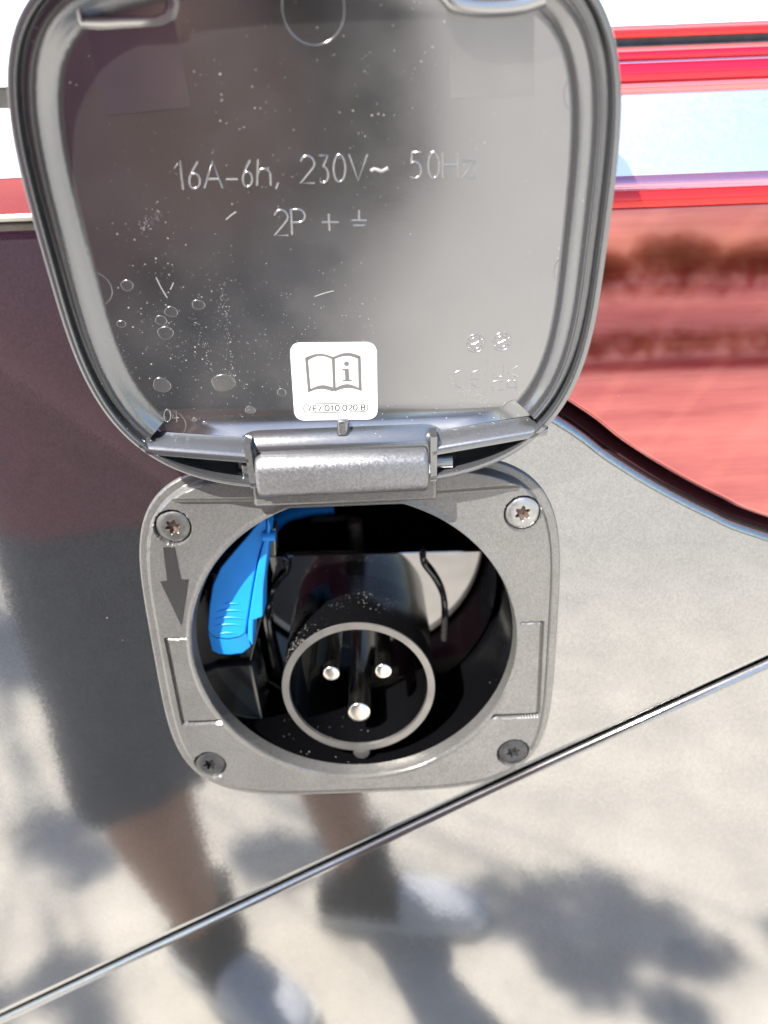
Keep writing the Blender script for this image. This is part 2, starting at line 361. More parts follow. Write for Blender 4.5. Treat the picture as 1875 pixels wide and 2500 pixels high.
# left end of the lamp: pale red strip over a cream moulding
def zl(py): return float(on_y(40, py, -2)[2])
band('pale_red_strip', zl(524), zl(430), M['pink'], -2.0, -1.4, x0=-420, x1=-27, bulge=0.3)
band('cream_moulding', zl(541), zl(523), M['cream'], -1.4, -2.2, x0=-420, x1=-27, bulge=0.5)
zt = zat(44)
wb = band('upper_body', zt - .3, 300, M['white_paint'], 0.2, 30, x0=-26, x1=430, bulge=1.5, parent=van)
wb2 = band('upper_body', zl(206), 300, M['white_paint'], 0.6, 30, x0=-430, x1=-27, bulge=1.5, parent=van)

# ================================================================== the inlet
inlet = empty('power_inlet', mw=FRAME)
tag(inlet, 'grey round power inlet with open flip-up lid screwed into van side', 'power inlet')

def sell(ph, a, b, n):
    c, s_ = math.cos(ph), math.sin(ph)
    return (a * math.copysign(abs(c) ** (2 / n), c), b * math.copysign(abs(s_) ** (2 / n), s_))
# plate: polar height field between the opening and the outline
SCREWS = [(on_y(427, 1278), 'screw_worn'), (on_y(1272, 1245), 'screw_bright'), (on_y(517, 1854), 'screw_dark'), (on_y(1250, 1824), 'screw_dark')]
NT, NR = 900, 110
PZ = 1.0
def ss(a, b, x):
    t = np.clip((x - a) / (b - a), 0, 1); return t * t * (3 - 2 * t)
ths = np.linspace(0, 2 * math.pi, NT, endpoint=False)
ZC = 43.57
def r_hole(t):
    s_ = math.sin(t); return min(46.0, ZC / s_) if s_ > 0.3 else 46.0
lut = np.array([sell(p, 58.0, 55.6, 4.3) for p in np.linspace(0, 2 * math.pi, 4000)]); lut[:, 1] += PZ
la = np.unwrap(np.arctan2(lut[:, 1], lut[:, 0])); lr = np.hypot(lut[:, 0], lut[:, 1])
def r_out(t):
    return float(np.interp((t - la[0]) % (2 * math.pi) + la[0], la, lr))
rp = [on_y(1319, 1508)[[0, 2]], on_y(1309, 1732)[[0, 2]]]; lpk = [on_y(411, 1548)[[0, 2]], on_y(452, 1752)[[0, 2]]]
ri = np.array([r_hole(t) for t in ths]); ro = np.array([r_out(t) for t in ths])
fr = np.concatenate([[0, .012, .03, .05, .08, .11, .14], np.linspace(.17, .74, NR - 30), np.linspace(.75, 1, 23)])
rows = []
px_rows = []
for f in fr:
    r = ri + (ro - ri) * f
    # keep the outer border evenly spaced (in mm) where the ring is wide
    X = r * np.cos(ths); Z = r * np.sin(ths); di = r - ri
    # distance to the outline along its normal, approx
    do = (ro - r) * np.cos(np.clip(np.gradient(ro, ths) / ro, -1.0, 1.0) * 0.9)
    hgt = 2.7 + 0 * X
    hgt = 1.2 + (hgt - 1.2) * ss(2.3, 3.4, do)
    hgt = hgt * np.sqrt(np.clip(1 - (1 - np.clip(do / 0.7, 0, 1)) ** 2, 0, 1))
    hgt += 0.28 * ss(0, .25, di) * (1 - ss(1.0, 1.5, di)) - 0.35 * ss(0.3, 0, di)
    # raised hinge land along the top
    hgt += 1.7 * ss(45.2, 47.0, Z - 0.035 * np.abs(X)) * ss(2.2, 3.6, do)
    for (q, _) in SCREWS:
        d = np.hypot(X - q[0], Z - q[2]); hgt -= 1.9 * (1 - ss(4.75, 5.05, d))
    for (a, b, s_) in ((rp[0], rp[1], 1), (lpk[0], lpk[1], -1)):
        xo = a[0] + (Z - a[1]) / (b[1] - a[1]) * (b[0] - a[0])
        on_ = (X * s_ > 20) * ss(1.2, 1.6, di)
        kv = (1 - ss(.35, .6, np.abs(X - xo))) * ss(a[1] + .4, a[1] - .4, Z) * ss(b[1] - .6, b[1] - .2, Z)
        kh = (1 - ss(.45, .75, np.abs(Z - b[1]))) * ss(0.6, 0.3, (X - xo) * s_)
        kt = 0.35 * (1 - ss(.15, .4, np.abs(Z - a[1]))) * ss(0.6, 0.3, (X - xo) * s_)
        hgt -= 1.25 * np.maximum(np.maximum(kv, kh), kt) * on_
    rows.append(np.stack([X, -hgt, Z], 1))
mb = MB()
wall = [np.stack([rows[0][:, 0] * .995, 0 * ths + 2.0, rows[0][:, 2] * .995], 1), np.stack([rows[0][:, 0] * 1.0, 0 * ths - 1.9, rows[0][:, 2] * 1.0], 1)]
mb.strip(wall + rows, close=True)
mb.strip([np.stack([rows[-1][:, 0], 0 * ths + 2.5, rows[-1][:, 2]], 1), rows[-1]], close=True, flip=True)
plate = mb.build('mounting_plate', M['plate'], inlet, angle=40)

def star(r0, r1, n=48, rot=0.0):
    return [((r0 + (r1 - r0) * (0.5 + 0.5 * math.cos(6 * (t - rot)))) * np.array([math.cos(t), math.sin(t)])) for t in np.linspace(0, 2 * math.pi, n, endpoint=False)]
def screw(q, mk, rot):
    b = MB(); c = np.array([q[0], -0.75, q[2]]); n = 48; st = star(1.35, 2.15, n, rot); R_ = 4.55
    a = np.linspace(0, 2 * math.pi, n, endpoint=False)
    def ring(r, y): return [c + np.array([r * math.cos(t), y, r * math.sin(t)]) for t in a]
    b.strip([ring(R_, 0.6), ring(R_, -0.9), ring(R_ - .12, -1.2), ring(R_ - .6, -1.5), ring(3.2, -1.72), ring(2.6, -1.76),
             [c + np.array([s_[0] * 1.06, -1.76, s_[1] * 1.06]) for s_ in st], [c + np.array([s_[0], -1.68, s_[1]]) for s_ in st]], close=True)
    b.cur = 1
    b.strip([[c + np.array([s_[0], -1.68, s_[1]]) for s_ in st], [c + np.array([s_[0] * .9, -0.2, s_[1] * .9]) for s_ in st]], close=True)
    b.poly([c + np.array([s_[0] * .9, -0.2, s_[1] * .9]) for s_ in st])
    o = b.build('screw', [M[mk], M['rust'] if mk != 'screw_dark' else M['screw_dark']], plate, angle=30)
    return o
for i, (q, mk) in enumerate(SCREWS):
    o = screw(q, mk, [0.2, 0.45, 0.1, 0.33][i])
    o['label'] = {'screw_worn': 'dull worn screw with rusty star recess', 'screw_bright': 'bright silver screw with rusty star recess', 'screw_dark': 'black coated star screw'}[mk]
ar = [(398, 1336), (425, 1336), (441, 1415), (459, 1414), (442, 1526), (391, 1420), (408, 1418)]
b = MB(); f_ = [on_y(x, y, -2.95) for x, y in ar]; b.prism(f_, [p + np.array([0, .5, 0]) for p in f_]); b.build('arrow', M['arrow'], plate, smooth=False)

# hinge barrel and its land
def rbox_profile(y0, y1, z0, z1, r, n=6):
    out = []
    for cx, cz, a0 in ((y1 - r, z1 - r, 0), (y0 + r, z1 - r, 90), (y0 + r, z0 + r, 180), (y1 - r, z0 + r, 270)):
        out += [(cx + r * math.cos(math.radians(a0 + 90 * k / n)), cz + r * math.sin(math.radians(a0 + 90 * k / n))) for k in range(n + 1)]
    return out
b = MB()
pr = rbox_profile(-13.2, -2.0, 50.0, 60.9, 3.6, 8); c = (np.mean([p[0] for p in pr]), np.mean([p[1] for p in pr])); rows = []
for x, s_ in ((-21.2, .80), (-21.05, .90), (-20.6, .965), (-19.9, 1), (19.9, 1), (20.6, .965), (21.05, .90), (21.2, .80)):
    rows.append([(x, c[0] + (y - c[0]) * s_, c[1] + (z - c[1]) * s_) for y, z in pr])
b.strip(rows, close=True); b.poly(rows[0]); b.poly(rows[-1])
barrel = b.build('hinge_barrel', M['barrel'], inlet, angle=60)
b = MB(); b.box((-23.6, -5.6, 45.4), (23.6, -1.0, 52.5)); b.build('hinge_base', M['plate'], barrel, bevel=0.9)
b = MB(); b.tube([(-22.6, -7.2, 54.8), (22.6, -7.2, 54.8)], 1.9, 16); b.build('hinge_pin', M['nickel'], barrel)

# ------------------------------------------------------------------ the socket inside
def cyl_rows(cx, cz, seq, n=72, key=None):
    a = np.linspace(0, 2 * math.pi, n, endpoint=False)
    return [[(cx + r * math.cos(t), y, cz + r * math.sin(t)) for t in a] for (r, y) in seq]
SZ = -19.66
b = MB()
bw_y = 34.0
# cavity wall and the glossy back wall with its straight top edge
b.strip(cyl_rows(0, 0, [(47.4, -0.3), (47.4, 30), (46.5, 70)], 96), close=True)
b.poly(cyl_rows(0, 0, [(46.5, 70)], 96)[0])
housing = b.build('housing', M['black_matte'], inlet)
b = MB()
zt_ = 12.4; pts = [(-36, zt_ + .5), (43.4, zt_ - .8)]
arc = [(46.5 * math.cos(t), 46.5 * math.sin(t)) for t in np.linspace(0.24, -math.pi - 0.24, 60)]
fr_ = [(x, z) for x, z in arc]
fr_[0] = (45.0, zt_ - .8); fr_[-1] = (-45.0, zt_ + .5)
b.prism([np.array([x, bw_y, z]) for x, z in fr_], [np.array([x, bw_y + 3, z]) for x, z in fr_])
backw = b.build('back_wall', M['black'], housing, smooth=False, bevel=0.5)
backw.data.materials[0] = M['mirror_black']
b = MB()
b.strip(cyl_rows(0, SZ, [(23.9, bw_y), (23.7, 20), (23.5, 6.2), (23.37, 5.35)]), close=True)
sleeve = b.build('sleeve', M['black_dusty'], inlet, angle=50); b = MB()
b.strip(cyl_rows(0, SZ, [(20.95, 6.0), (20.9, 20), (20.7, bw_y - 1)]), close=True)
b.poly(cyl_rows(0, SZ, [(20.7, bw_y - 1)])[0]); b.build('sleeve_bore', M['black'], sleeve, angle=50)
b = MB(); b.strip(cyl_rows(0, SZ, [(23.37, 5.35), (23.2, 5.0), (21.15, 5.0), (20.95, 6.0)]), close=True); b.build('sleeve_rim', M['rim'], sleeve, angle=60)
b = MB(); kz = SZ - 24.2
b.strip(cyl_rows(-0.2, kz, [(2.7, 26), (2.7, 5.6), (2.35, 5.2), (0.7, 4.95)], 24), close=True); b.poly(cyl_rows(-0.2, kz, [(0.7, 4.95)], 24)[0]); b.build('key_rib', M['rim'], sleeve)
for (px, py, r) in ((808.6, 1646, 2.55), (936, 1640, 2.55), (877, 1741, 3.55)):
    q = on_y(px, py, 8.0); b = MB()
    seq = [(r, bw_y - 1), (r, 8.6), (r * .975, 8.3), (r * .93, 8.12), (r * .70, 8.02), (r * .3, 7.99)]
    rr = cyl_rows(q[0], q[2], seq, 32); b.strip(rr, close=True); b.poly(rr[-1]); b.build('contact_pin', M['nickel'], sleeve, angle=50)
# S-shaped wire springs on the back wall
for pts in ([(697, 1364), (701, 1393), (680, 1417), (663, 1446), (655, 1489), (660, 1537), (670, 1586), (684, 1640)],
            [(1033, 1345), (1035, 1374), (1060, 1408), (1080, 1447), (1087, 1493), (1085, 1562)]):
    b = MB(); pth = smooth_path([on_y(x, y, bw_y - 1.6) for x, y in pts], 6)
    pth = [pth[0] + np.array([0, 2.5, 0])] + pth
    b.tube(pth, 1.05, 10); b.build('wire_spring', M['bracket'], housing)
# blue latch lever
yl = 4.0
def LB(px, py, y=yl): return on_y(px, py, y)
top = [(511, 1549), (506, 1537), (510, 1480), (518, 1429), (537, 1386), (571, 1345), (605, 1306), (640, 1262), (652, 1255), (652, 1300), (634, 1350), (626, 1386), (616, 1441), (604, 1520), (600, 1547), (585, 1556), (556, 1561), (528, 1558)]
b = MB(); fpt = [LB(x, y) for x, y in top]; b.prism(fpt, [p + np.array([0, 5.5, -1.0]) for p in fpt])
e0 = [(509, 1546), (528, 1558), (556, 1561), (585, 1556), (601, 1545)]; e1 = [(519, 1590), (535, 1598), (560, 1600), (592, 1596), (612, 1580)]
b.strip([[LB(x, y, yl - .05) for x, y in e0], [LB(x, y, yl + 1.2) for x, y in e1], [LB(x, y, yl + 1.2) + np.array([0, 5, 0]) for x, y in e1]])
lever = b.build('latch_lever', M['blue'], inlet, smooth=True, angle=30, bevel=0.5, bseg=3)
lever['label'] = 'bright blue latch lever with ribbed finger pad'
b = MB()
rail = [(652, 1262), (660, 1285), (656, 1330), (648, 1400), (644, 1429), (642, 1506), (619, 1515), (617, 1578), (604, 1560), (606, 1520), (618, 1441), (628, 1386), (636, 1350), (650, 1300)]
f2 = [LB(x, y, yl - 1.6 if i < 6 else yl - .4) for i, (x, y) in enumerate(rail)]
b.prism([LB(x, y, yl - .9) for x, y in rail], [LB(x, y, yl - .9) + np.array([0, 8, 0]) for x, y in rail]); b.build('lever_rail', M['blue'], lever, angle=30, bevel=0.4)
for (x0, x1, yy, sag) in ((545, 585, 1474, 2), (530, 596, 1491, 3), (524, 598, 1509, 4), (524, 594, 1526, 5), (533, 579, 1546, 3)):
    b = MB(); P_ = [LB(x0 + (x1 - x0) * k / 8, yy - sag * math.sin(math.pi * k / 8) + sag * .5, yl - .05) for k in range(9)]
    b.tube(P_, [0.05 + .26 * math.sin(math.pi * (k + .3) / 8.6) for k in range(9)], 8); b.build('grip_rib', M['blue'], lever)
b = MB(); q = LB(660, 1308, yl); b.tube([q + np.array([-2, 0, 0]), q + np.array([1.4, 0, 0])], 1.5, 14); b.build('pivot_pin', M['blue'], lever)
b = MB()
for i, (x, y) in enumerate([(668, 1262), (700, 1245), (745, 1240), (800, 1238)]): pass
pth = smooth_path([on_y(x, y, 60) for x, y in ((655, 1300), (690, 1262), (740, 1246), (815, 1238))], 6)
b.tube(pth, [2.6] * len(pth), 10); b.build('flap_arm', M['blue'], lever)
b = MB()
f3 = [(640, 1350), (652, 1300), (668, 1300), (668, 1350)]
b.prism([on_y(x, y, 16) for x, y in ((655, 1290), (672, 1290), (673, 1358), (658, 1358))], [on_y(x, y, 16) + np.array([0, 6, 0]) for x, y in ((655, 1290), (672, 1290), (673, 1358), (658, 1358))])
b.build('pivot_bracket', M['rim'], housing, smooth=False, bevel=.3)
# dark guard round the lever and the bracket box under it
b = MB(); g = [(486, 1640), (470, 1590), (488, 1470), (512, 1400), (612, 1400), (640, 1505), (610, 1626), (520, 1632)]
b.prism([on_y(x, y, 15.5) for x, y in g], [on_y(x, y, 15.5) + np.array([0, 9, 0]) for x, y in g]); b.build('lever_guard', M['black_matte'], housing, smooth=False, bevel=.4)
b = MB(); g = [(505, 1630), (611, 1624), (646, 1792), (560, 1800), (500, 1720)]
b.prism([on_y(x, y, 13) for x, y in g], [on_y(x, y, 13) + np.array([0.6, 16, 0]) for x, y in g]); b.build('guard_block', M['bracket'], housing, smooth=False, bevel=.5)
b = MB(); q0, q1 = on_y(612, 1626, 12.9), on_y(645, 1788, 12.9); b.tube([q0, q1], .35, 8); b.build('block_edge', M['rim'], housing)
# faint parts up in the dark
b = MB(); b.prism([on_y(x, y, 55) for x, y in ((758, 1262), (845, 1258), (845, 1272), (758, 1276))], [on_y(x, y, 60) for x, y in ((758, 1262), (845, 1258), (845, 1272), (758, 1276))]); b.build('cable_clip', M['bracket'], housing, smooth=False)
b = MB(); q = on_y(866, 1270, 52); b.tube([q, q + np.array([0, 2, -12])], 2.6, 12); b.build('cable', M['rust'], housing)

# ================================================================== the lid
def outline_pt(ph):
    x, z = sell(ph, 58.2, 55.0, 4.0 if math.sin(ph) > 0 else 3.05)
    return (x, 59.2 + z)
ph0 = None
phs = np.linspace(-math.pi / 2 - 1.45, -math.pi / 2 + 2 * math.pi, 4)
full = [outline_pt(p) for p in np.linspace(1.5 * math.pi, -0.5 * math.pi, 3000)]       # from the bottom, clockwise via the left side and the top
full = np.array([p for p in full if not (abs(p[0]) < 21.6 and p[1] < 30)])
full = np.array(resample([tuple(p) for p in full], 1.0)); d_ = np.r_[0, np.cumsum(np.linalg.norm(np.diff(full, axis=0), axis=1))]
tq = np.linspace(0, d_[-1], 420); full = np.stack([np.interp(tq, d_, full[:, 0]), np.interp(tq, d_, full[:, 1])], 1)
# clockwise: interior lies to the right of travel
def inset(P, u): return offset2d(P, u, closed=False)
PL = {}
bl_out = lp(347, 1099, 0); bl_in = lp(606, 1121, 0); cl_out = lp(352, 1050, FLOOR); cl_in = lp(606, 1068, FLOOR)
br_out = lp(1343, 1052, 0); br_in = lp(1056, 1103, 0); cr_out = lp(1320, 1010, FLOOR); cr_in = lp(1060, 1052, FLOOR)
i0 = int(np.argmin(np.hypot(full[:210, 0] - bl_out[0], full[:210, 1] - bl_out[1]))); i1 = 210 + int(np.argmin(np.hypot(full[210:, 0] - br_out[0], full[210:, 1] - br_out[1])))
main = full[i0:i1 + 1]
prof = [(0, -9.0), (0, -.45), (.12, -.12), (.4, 0), (1.25, 0), (1.5, -.12), (1.7, -.6), (1.75, -3.2), (2.9, -3.3), (3.05, -1.9), (3.2, -1.6), (3.5, -1.65), (3.65, -2.6), (4.6, -2.75), (5.3, -3.3), (6.0, -3.95), (6.8, -4.5), (7.7, -4.85), (8.6, FLOOR)]
mb = MB(); mb.cur = 1
rows = [[lid(p[0], p[1], h) for p in inset(main, u)] for u, h in prof]
mb.strip(rows); mb.cur = 0
inner = inset(main, 8.6)
# drop the inner edge's ends below the crease lines
NT1, NT2 = (lp(625, 1062, FLOOR), lp(1046, 1046, FLOOR))
crease = [cr_out, cr_in, (23.4, NT1[1] - 1.2), (21.0, NT1[1] - 1.0), (-21.0, NT1[1] - 1.0), (-23.4, NT1[1] - 1.2), cl_in, cl_out]
fl = [lid(p[0], p[1], FLOOR) for p in inner if p[1] > min(cl_out[1], cr_out[1])] + [lid(x, y, FLOOR) for x, y in crease]
mb.poly(fl); mb.cur = 1
# sloped end bars (floor crease up to the bar edge) and their drop into the pockets
for (co, ci, bo, bi, sgn) in ((cl_out, cl_in, bl_out, bl_in, -1), (cr_out, cr_in, br_out, br_in, 1)):
    co2 = (co[0] + sgn * 1.6, co[1]); bo2 = (bo[0] - sgn * 0.6, bo[1] - 0.1)
    def row(a, b_, h0, h1, k): return [lid(a[0] + (b_[0] - a[0]) * t, a[1] + (b_[1] - a[1]) * t, h0 + (h1 - h0) * t) for t in k]
    K_ = np.linspace(0, 1, 9); hp = [0, .10, .26, .45, .62, .78, .90, .97, 1.0]
    left = [lid(co2[0] + (bo2[0] - co2[0]) * t, co2[1] + (bo2[1] - co2[1]) * t, FLOOR + 5 * h) for t, h in zip(K_, hp)]
    right = [lid(ci[0] + (bi[0] - ci[0]) * t, ci[1] + (bi[1] - ci[1]) * t, FLOOR + 5 * h) for t, h in zip(K_, hp)]
    mb.strip([left, right])
    e0, e1 = left[-1], right[-1]
    dn = L_UP * -1.1; mb.strip([[e0, e1], [e0 + dn, e1 + dn], [e0 + dn + L_N * -9, e1 + dn + L_N * -9]])
# pocket lips, notch frame
for seg in (full[:i0 + 2], full[i1 - 1:]):
    rows = [[lid(p[0], p[1], h) for p in inset(seg, u)] for u, h in ((0, -9.0), (0, -.45), (.12, -.12), (.4, 0), (1.3, 0), (1.55, -.12), (1.65, -.5), (1.75, -8.9))]
    mb.strip(rows)
bk = full; mb.poly([lid(p[0], p[1], -9.0) for p in bk] + [lid(21.6, 21.0, -9), lid(-21.6, 21.0, -9)])
# notch: upright cheeks and the cross bar with a sloped top
for s_, bi in ((-1, bl_in), (1, br_in)):
    x0, x1 = s_ * 21.7, s_ * 23.3
    ys = [full[0][1] if s_ < 0 else full[-1][1], bi[1] + 4]
    prm = [lid(x0, ys[0], 0), lid(x1, ys[0], 0), lid(x1, ys[1], 0), lid(x0, ys[1], 0)]
    mb.prism(prm, [p + L_N * -9 for p in prm])
ny = NT1[1] - 2.3
cs = [(3.6, FLOOR), (2.6, FLOOR + .4), (1.4, FLOOR + 1.5), (.5, FLOOR + 2.5), (-.4, FLOOR + 2.9), (-1.5, FLOOR + 2.9), (-1.9, FLOOR + 2.6), (-2.0, -9.0)]
pathn = [(-22.8, ny - 7), (-22.8, ny - 2.5)] + [(-20.3 - 2.5 * math.cos(t), ny - 2.5 + 2.5 * math.sin(t)) for t in np.linspace(0.2, math.pi / 2, 6)] + [(20.3 + 2.5 * math.sin(t), ny - 2.5 + 2.5 * math.cos(t)) for t in np.linspace(0, math.pi / 2 - .2, 6)] + [(22.8, ny - 2.5), (22.8, ny - 7)]
pathn = np.array(pathn)
mb.strip([[lid(p[0], p[1], h) for p in offset2d(pathn, -u, closed=False)] for u, h in cs])
lid_o = mb.build('lid', [M['lid'], M['lid_rim']], inlet, angle=32)
lid_o['label'] = 'open silver grey lid showing its ribbed inner side'

# clip blocks in the pockets and the middle rib
b = MB(); p = [lid(*lp(x, y, -2), -2) for x, y in ((588, 1134), (612, 1136), (616, 1170), (592, 1166))]; b.prism(p, [q + L_N * -6 for q in p]); b.build('hinge_clip', M['lid_rim'], lid_o, smooth=False, bevel=.4)
b = MB(); q = lid(*lp(1082, 1124, -3), -3); b.tube([q + np.array([-3, 0, 0]), q + np.array([2.2, 0, 0])], [2.0, 2.0], 16); b.build('hinge_clip', M['lid_rim'], lid_o)
b = MB(); p = [lid(*lp(x, y, FLOOR + 1.4), FLOOR + 1.4) for x, y in ((822, 1028), (852, 1027), (852, 1068), (822, 1069))]; b.prism(p, [q + L_N * -3 for q in p]); b.build('middle_rib', M['lid_rim'], lid_o, smooth=True, bevel=.8, bseg=3)

# raised pads and latch hooks at the top
for pts in ([(205, 40), (424, 40), (466, 262), (260, 281)], [(1090, -20), (1303, -20), (1305, 232), (1100, 239)]):
    b = MB(); p = [lid(*lp(x, y), FLOOR + .10) for x, y in pts]; b.prism(p, [q + L_N * -.5 for q in p]); b.build('molded_pad', M['film'], lid_o, smooth=False)
b = MB(); hk = [(168, -80), (190, 48), (208, 55), (300, 54), (420, 40), (407, -80)]
P_ = [lid(*lp(x, y, FLOOR + 1.6), FLOOR + 1.6) for x, y in hk]
Po = [lid(*lp(x, y, FLOOR + .4), FLOOR + .0) for x, y in [(160, -80), (180, 52), (215, 72), (300, 70), (428, 48), (425, -80)]]
Pi = [lid(*lp(x, y, FLOOR + 1.6), FLOOR + 1.6) for x, y in [(186, -80), (200, 38), (212, 44), (300, 42), (404, 34), (398, -80)]]
Pd = [lid(*lp(x, y, FLOOR), FLOOR - .1) for x, y in [(190, -80), (204, 34), (214, 40), (300, 38), (400, 30), (394, -80)]]
b.strip([smooth_path(Po, 3), smooth_path(P_, 3), smooth_path(Pi, 3), smooth_path(Pd, 3)]); b.build('latch_hook', M['lid_text'], lid_o, angle=60)
b = MB(); q = [lid(*lp(x, y, FLOOR + 3), FLOOR + 2.2) for x, y in ((1088, -18), (1110, 5), (1150, 16), (1200, 20), (1270, 14), (1330, -6))]
b.tube(smooth_path(q, 4), 1.5, 12); b.build('latch_hook', M['lid_text'], lid_o)

# ------------------------------------------------------------------ stroke lettering
def arc(cx, cy, rx, ry, a0, a1, n=10):
    return [(cx + rx * math.cos(math.radians(a0 + (a1 - a0) * k / n)), cy + ry * math.sin(math.radians(a0 + (a1 - a0) * k / n))) for k in range(n + 1)]
G = {
 '1': [[(0.05, .72), (.62, 1), (.95, 0)]] , 'one': [[(.1, .75), (.55, 1), (.55, 0)]],
 '6': [[(.78, 1), (.42, .72), (.14, .42)] + arc(.52, .28, .42, .28, 160, 500, 20)],
 'A': [[(0, 0), (.45, 1), (1, 0)], [(.17, .34), (.82, .34)]], '-': [[(0, .45), (1, .45)]],
 'h': [[(.02, 0), (.08, 1)], [(.06, .42)] + arc(.5, .42, .42, .22, 160, 0, 8) + [(.95, 0)]], ',': [[(.9, .10), (.3, -.14)]],
 '2': [arc(.5, .72, .46, .28, 165, -25, 12) + [(.06, 0), (1, 0)]], '3': [[(.02, 1), (.9, 1), (.42, .60)] + arc(.42, .30, .50, .30, 80, -130, 12)],
 '0': [arc(.5, .5, .48, .5, 90, 450, 24)], 'V': [[(0, 1), (.5, 0), (1, 1)]], '~': [[(0, .44), (.2, .56), (.4, .5), (.6, .42), (.8, .5), (1, .62)]],
 '5': [[(.95, 1), (.1, 1), (.06, .55)] + arc(.40, .32, .55, .32, 120, -130, 12)], 'H': [[(0, 0), (0, 1)], [(1, 0), (1, 1)], [(0, .5), (1, .5)]],
 'z': [[(.02, .66), (1, .66), (0, 0), (1, 0)]], 'P': [[(.1, 0), (0.02, 1), (.5, 1)] + arc(.55, .74, .42, .26, 90, -90, 10) + [(.07, .48)]],
 '+': [[(0, .45), (1, .45)], [(.45, .06), (.40, .86)]], 'gnd': [[(.5, .95), (.5, .5)], [(0, .5), (1, .5)], [(.12, .28), (.88, .28)]],
 'C': [arc(.95, .5, .95, .5, 95, 265, 14)], 'E': [arc(.95, .5, .95, .5, 95, 265, 14), [(.0, .5), (.75, .5)]],
 'U': [[(0.05, 1), (0, .2), (.2, 0), (.8, 0), (.95, .2), (1, 1)]], 'K': [[(.1, 1), (0, 0)], [(1, 1), (.08, .45), (.95, 0)]],
 'Cs': [[(1, 1), (.2, 1), (0, .8), (0, .2), (.1, 0), (1, 0)]], 'As': [[(0, 0), (.02, .8), (.15, 1), (.85, 1), (1, .85), (.95, 0)], [(.02, .35), (.97, .35)]],
 '4': [[(.75, 0), (.6, 1), (0, .3), (1, .35)]], '7': [[(0, 1), (1, 1), (.35, 0)]], 'Es': [[(1, 1), (.05, 1), (.05, 0), (1, 0)], [(.05, .52), (.9, .52)]],
 'B': [[(.05, 0), (.05, 1), (.55, 1)] + arc(.55, .76, .36, .24, 90, -90, 8) + [(.05, .52)], [(.55, .52)] + arc(.55, .26, .42, .26, 90, -90, 8) + [(.05, 0)]],
}
def relief(mb, pts, width, height, h0):
    """a thin raised line along lid coordinates pts"""
    P = np.array(pts, float)
    if len(P) < 2: return
    rows = []
    for u, hh in ((-.5, -.25), (-.3, .75), (0, 1), (.3, .75), (.5, -.25)):
        rows.append([lid(p[0], p[1], h0 + hh * height) for p in offset2d(P, u * width, closed=False)])
    mb.strip(rows)
def px_glyph(mb, ch, x0, x1, yt, yb, width=.42, height=.14, skew=0.0, h=FLOOR):
    for st in G[ch]:
        relief(mb, [lp(x0 + (x1 - x0) * u + skew * (1 - v), yb + (yt - yb) * v, h) for u, v in st], width, height, h)
def zc(a, ox, oy, k): return [(ox + p[0] * k, oy + p[1] * k) for p in a]
Z6 = lambda x: 400 + x * .4822; Y6 = lambda y: 340 + y * .4822
b = MB()
line1 = [('1', 50, 100, 108, 255), ('6', 122, 186, 112, 250), ('A', 205, 298, 112, 248), ('-', 315, 375, 140, 255), ('6', 394, 450, 104, 240), ('h', 470, 545, 100, 235), (',', 560, 582, 100, 232),
         ('2', 688, 765, 84, 222), ('3', 785, 836, 82, 220), ('0', 858, 920, 78, 215), ('V', 938, 1030, 75, 210),
         ('5', 1250, 1306, 66, 197), ('0', 1338, 1396, 64, 196), ('H', 1412, 1490, 62, 194), ('z', 1510, 1576, 66, 194)]
line2 = [('2', 556, 630, 358, 487), ('P', 642, 716, 355, 483), ('+', 800, 886, 360, 470), ('gnd', 950, 1027, 352, 470)]
for ch, x0, x1, yt, yb in line1 + line2: px_glyph(b, ch, Z6(x0), Z6(x1), Y6(yt), Y6(yb))
b.build('rating_lettering', M['lid_text'], lid_o, angle=80)
b = MB(); px_glyph(b, '~', Z6(1048), Z6(1136), Y6(112), Y6(200), .75, .12); b.build('scuffed_wave_mark', M['scratch'], lid_o, angle=80)
Z5 = lambda x: 1080 + x * .1326; Y5 = lambda y: 780 + y * .1326
b = MB()
for ch, x0, x1, yt, yb in (('C', 168, 375, 945, 1250), ('E', 497, 710, 935, 1245), ('U', 935, 1120, 855, 1055), ('K', 1195, 1385, 855, 1060), ('Cs', 915, 1130, 1135, 1290), ('As', 1182, 1365, 1130, 1300)):
    px_glyph(b, ch, Z5(x0), Z5(x1), Y5(yt), Y5(yb), .30, .10)
relief(b, [lp(Z5(820), Y5(765)), lp(Z5(775), Y5(1385))], .30, .10, FLOOR)
b.build('conformity_marks', M['lid_text'], lid_o, angle=80)
b = MB(); q = lp(417, 1017); px_glyph(b, '0', 400, 417, 1000, 1030, .30, .10); px_glyph(b, '4', 420, 436, 1001, 1030, .30, .10); b.build('cavity_number', M['lid_text'], lid_o, angle=80)
for cx, cy in ((1160.5, 838), (1225, 834)):
    b = MB(); c = lp(cx, cy)
    for r in (2.15, 1.35): relief(b, [(c[0] + r * math.cos(t), c[1] + r * math.sin(t)) for t in np.linspace(0, 2 * math.pi, 29)], .22, .10, FLOOR)
    relief(b, [(c[0] - .75, c[1] - .35), (c[0] + .75, c[1] + .35)], .42, .25, FLOOR)
    for k in range(12):
        t = k * math.pi / 6; relief(b, [(c[0] + 1.6 * math.cos(t), c[1] + 1.6 * math.sin(t)), (c[0] + 1.9 * math.cos(t), c[1] + 1.9 * math.sin(t))], .20, .16, FLOOR)
    b.build('date_wheel', M['lid_text'], lid_o, angle=80)
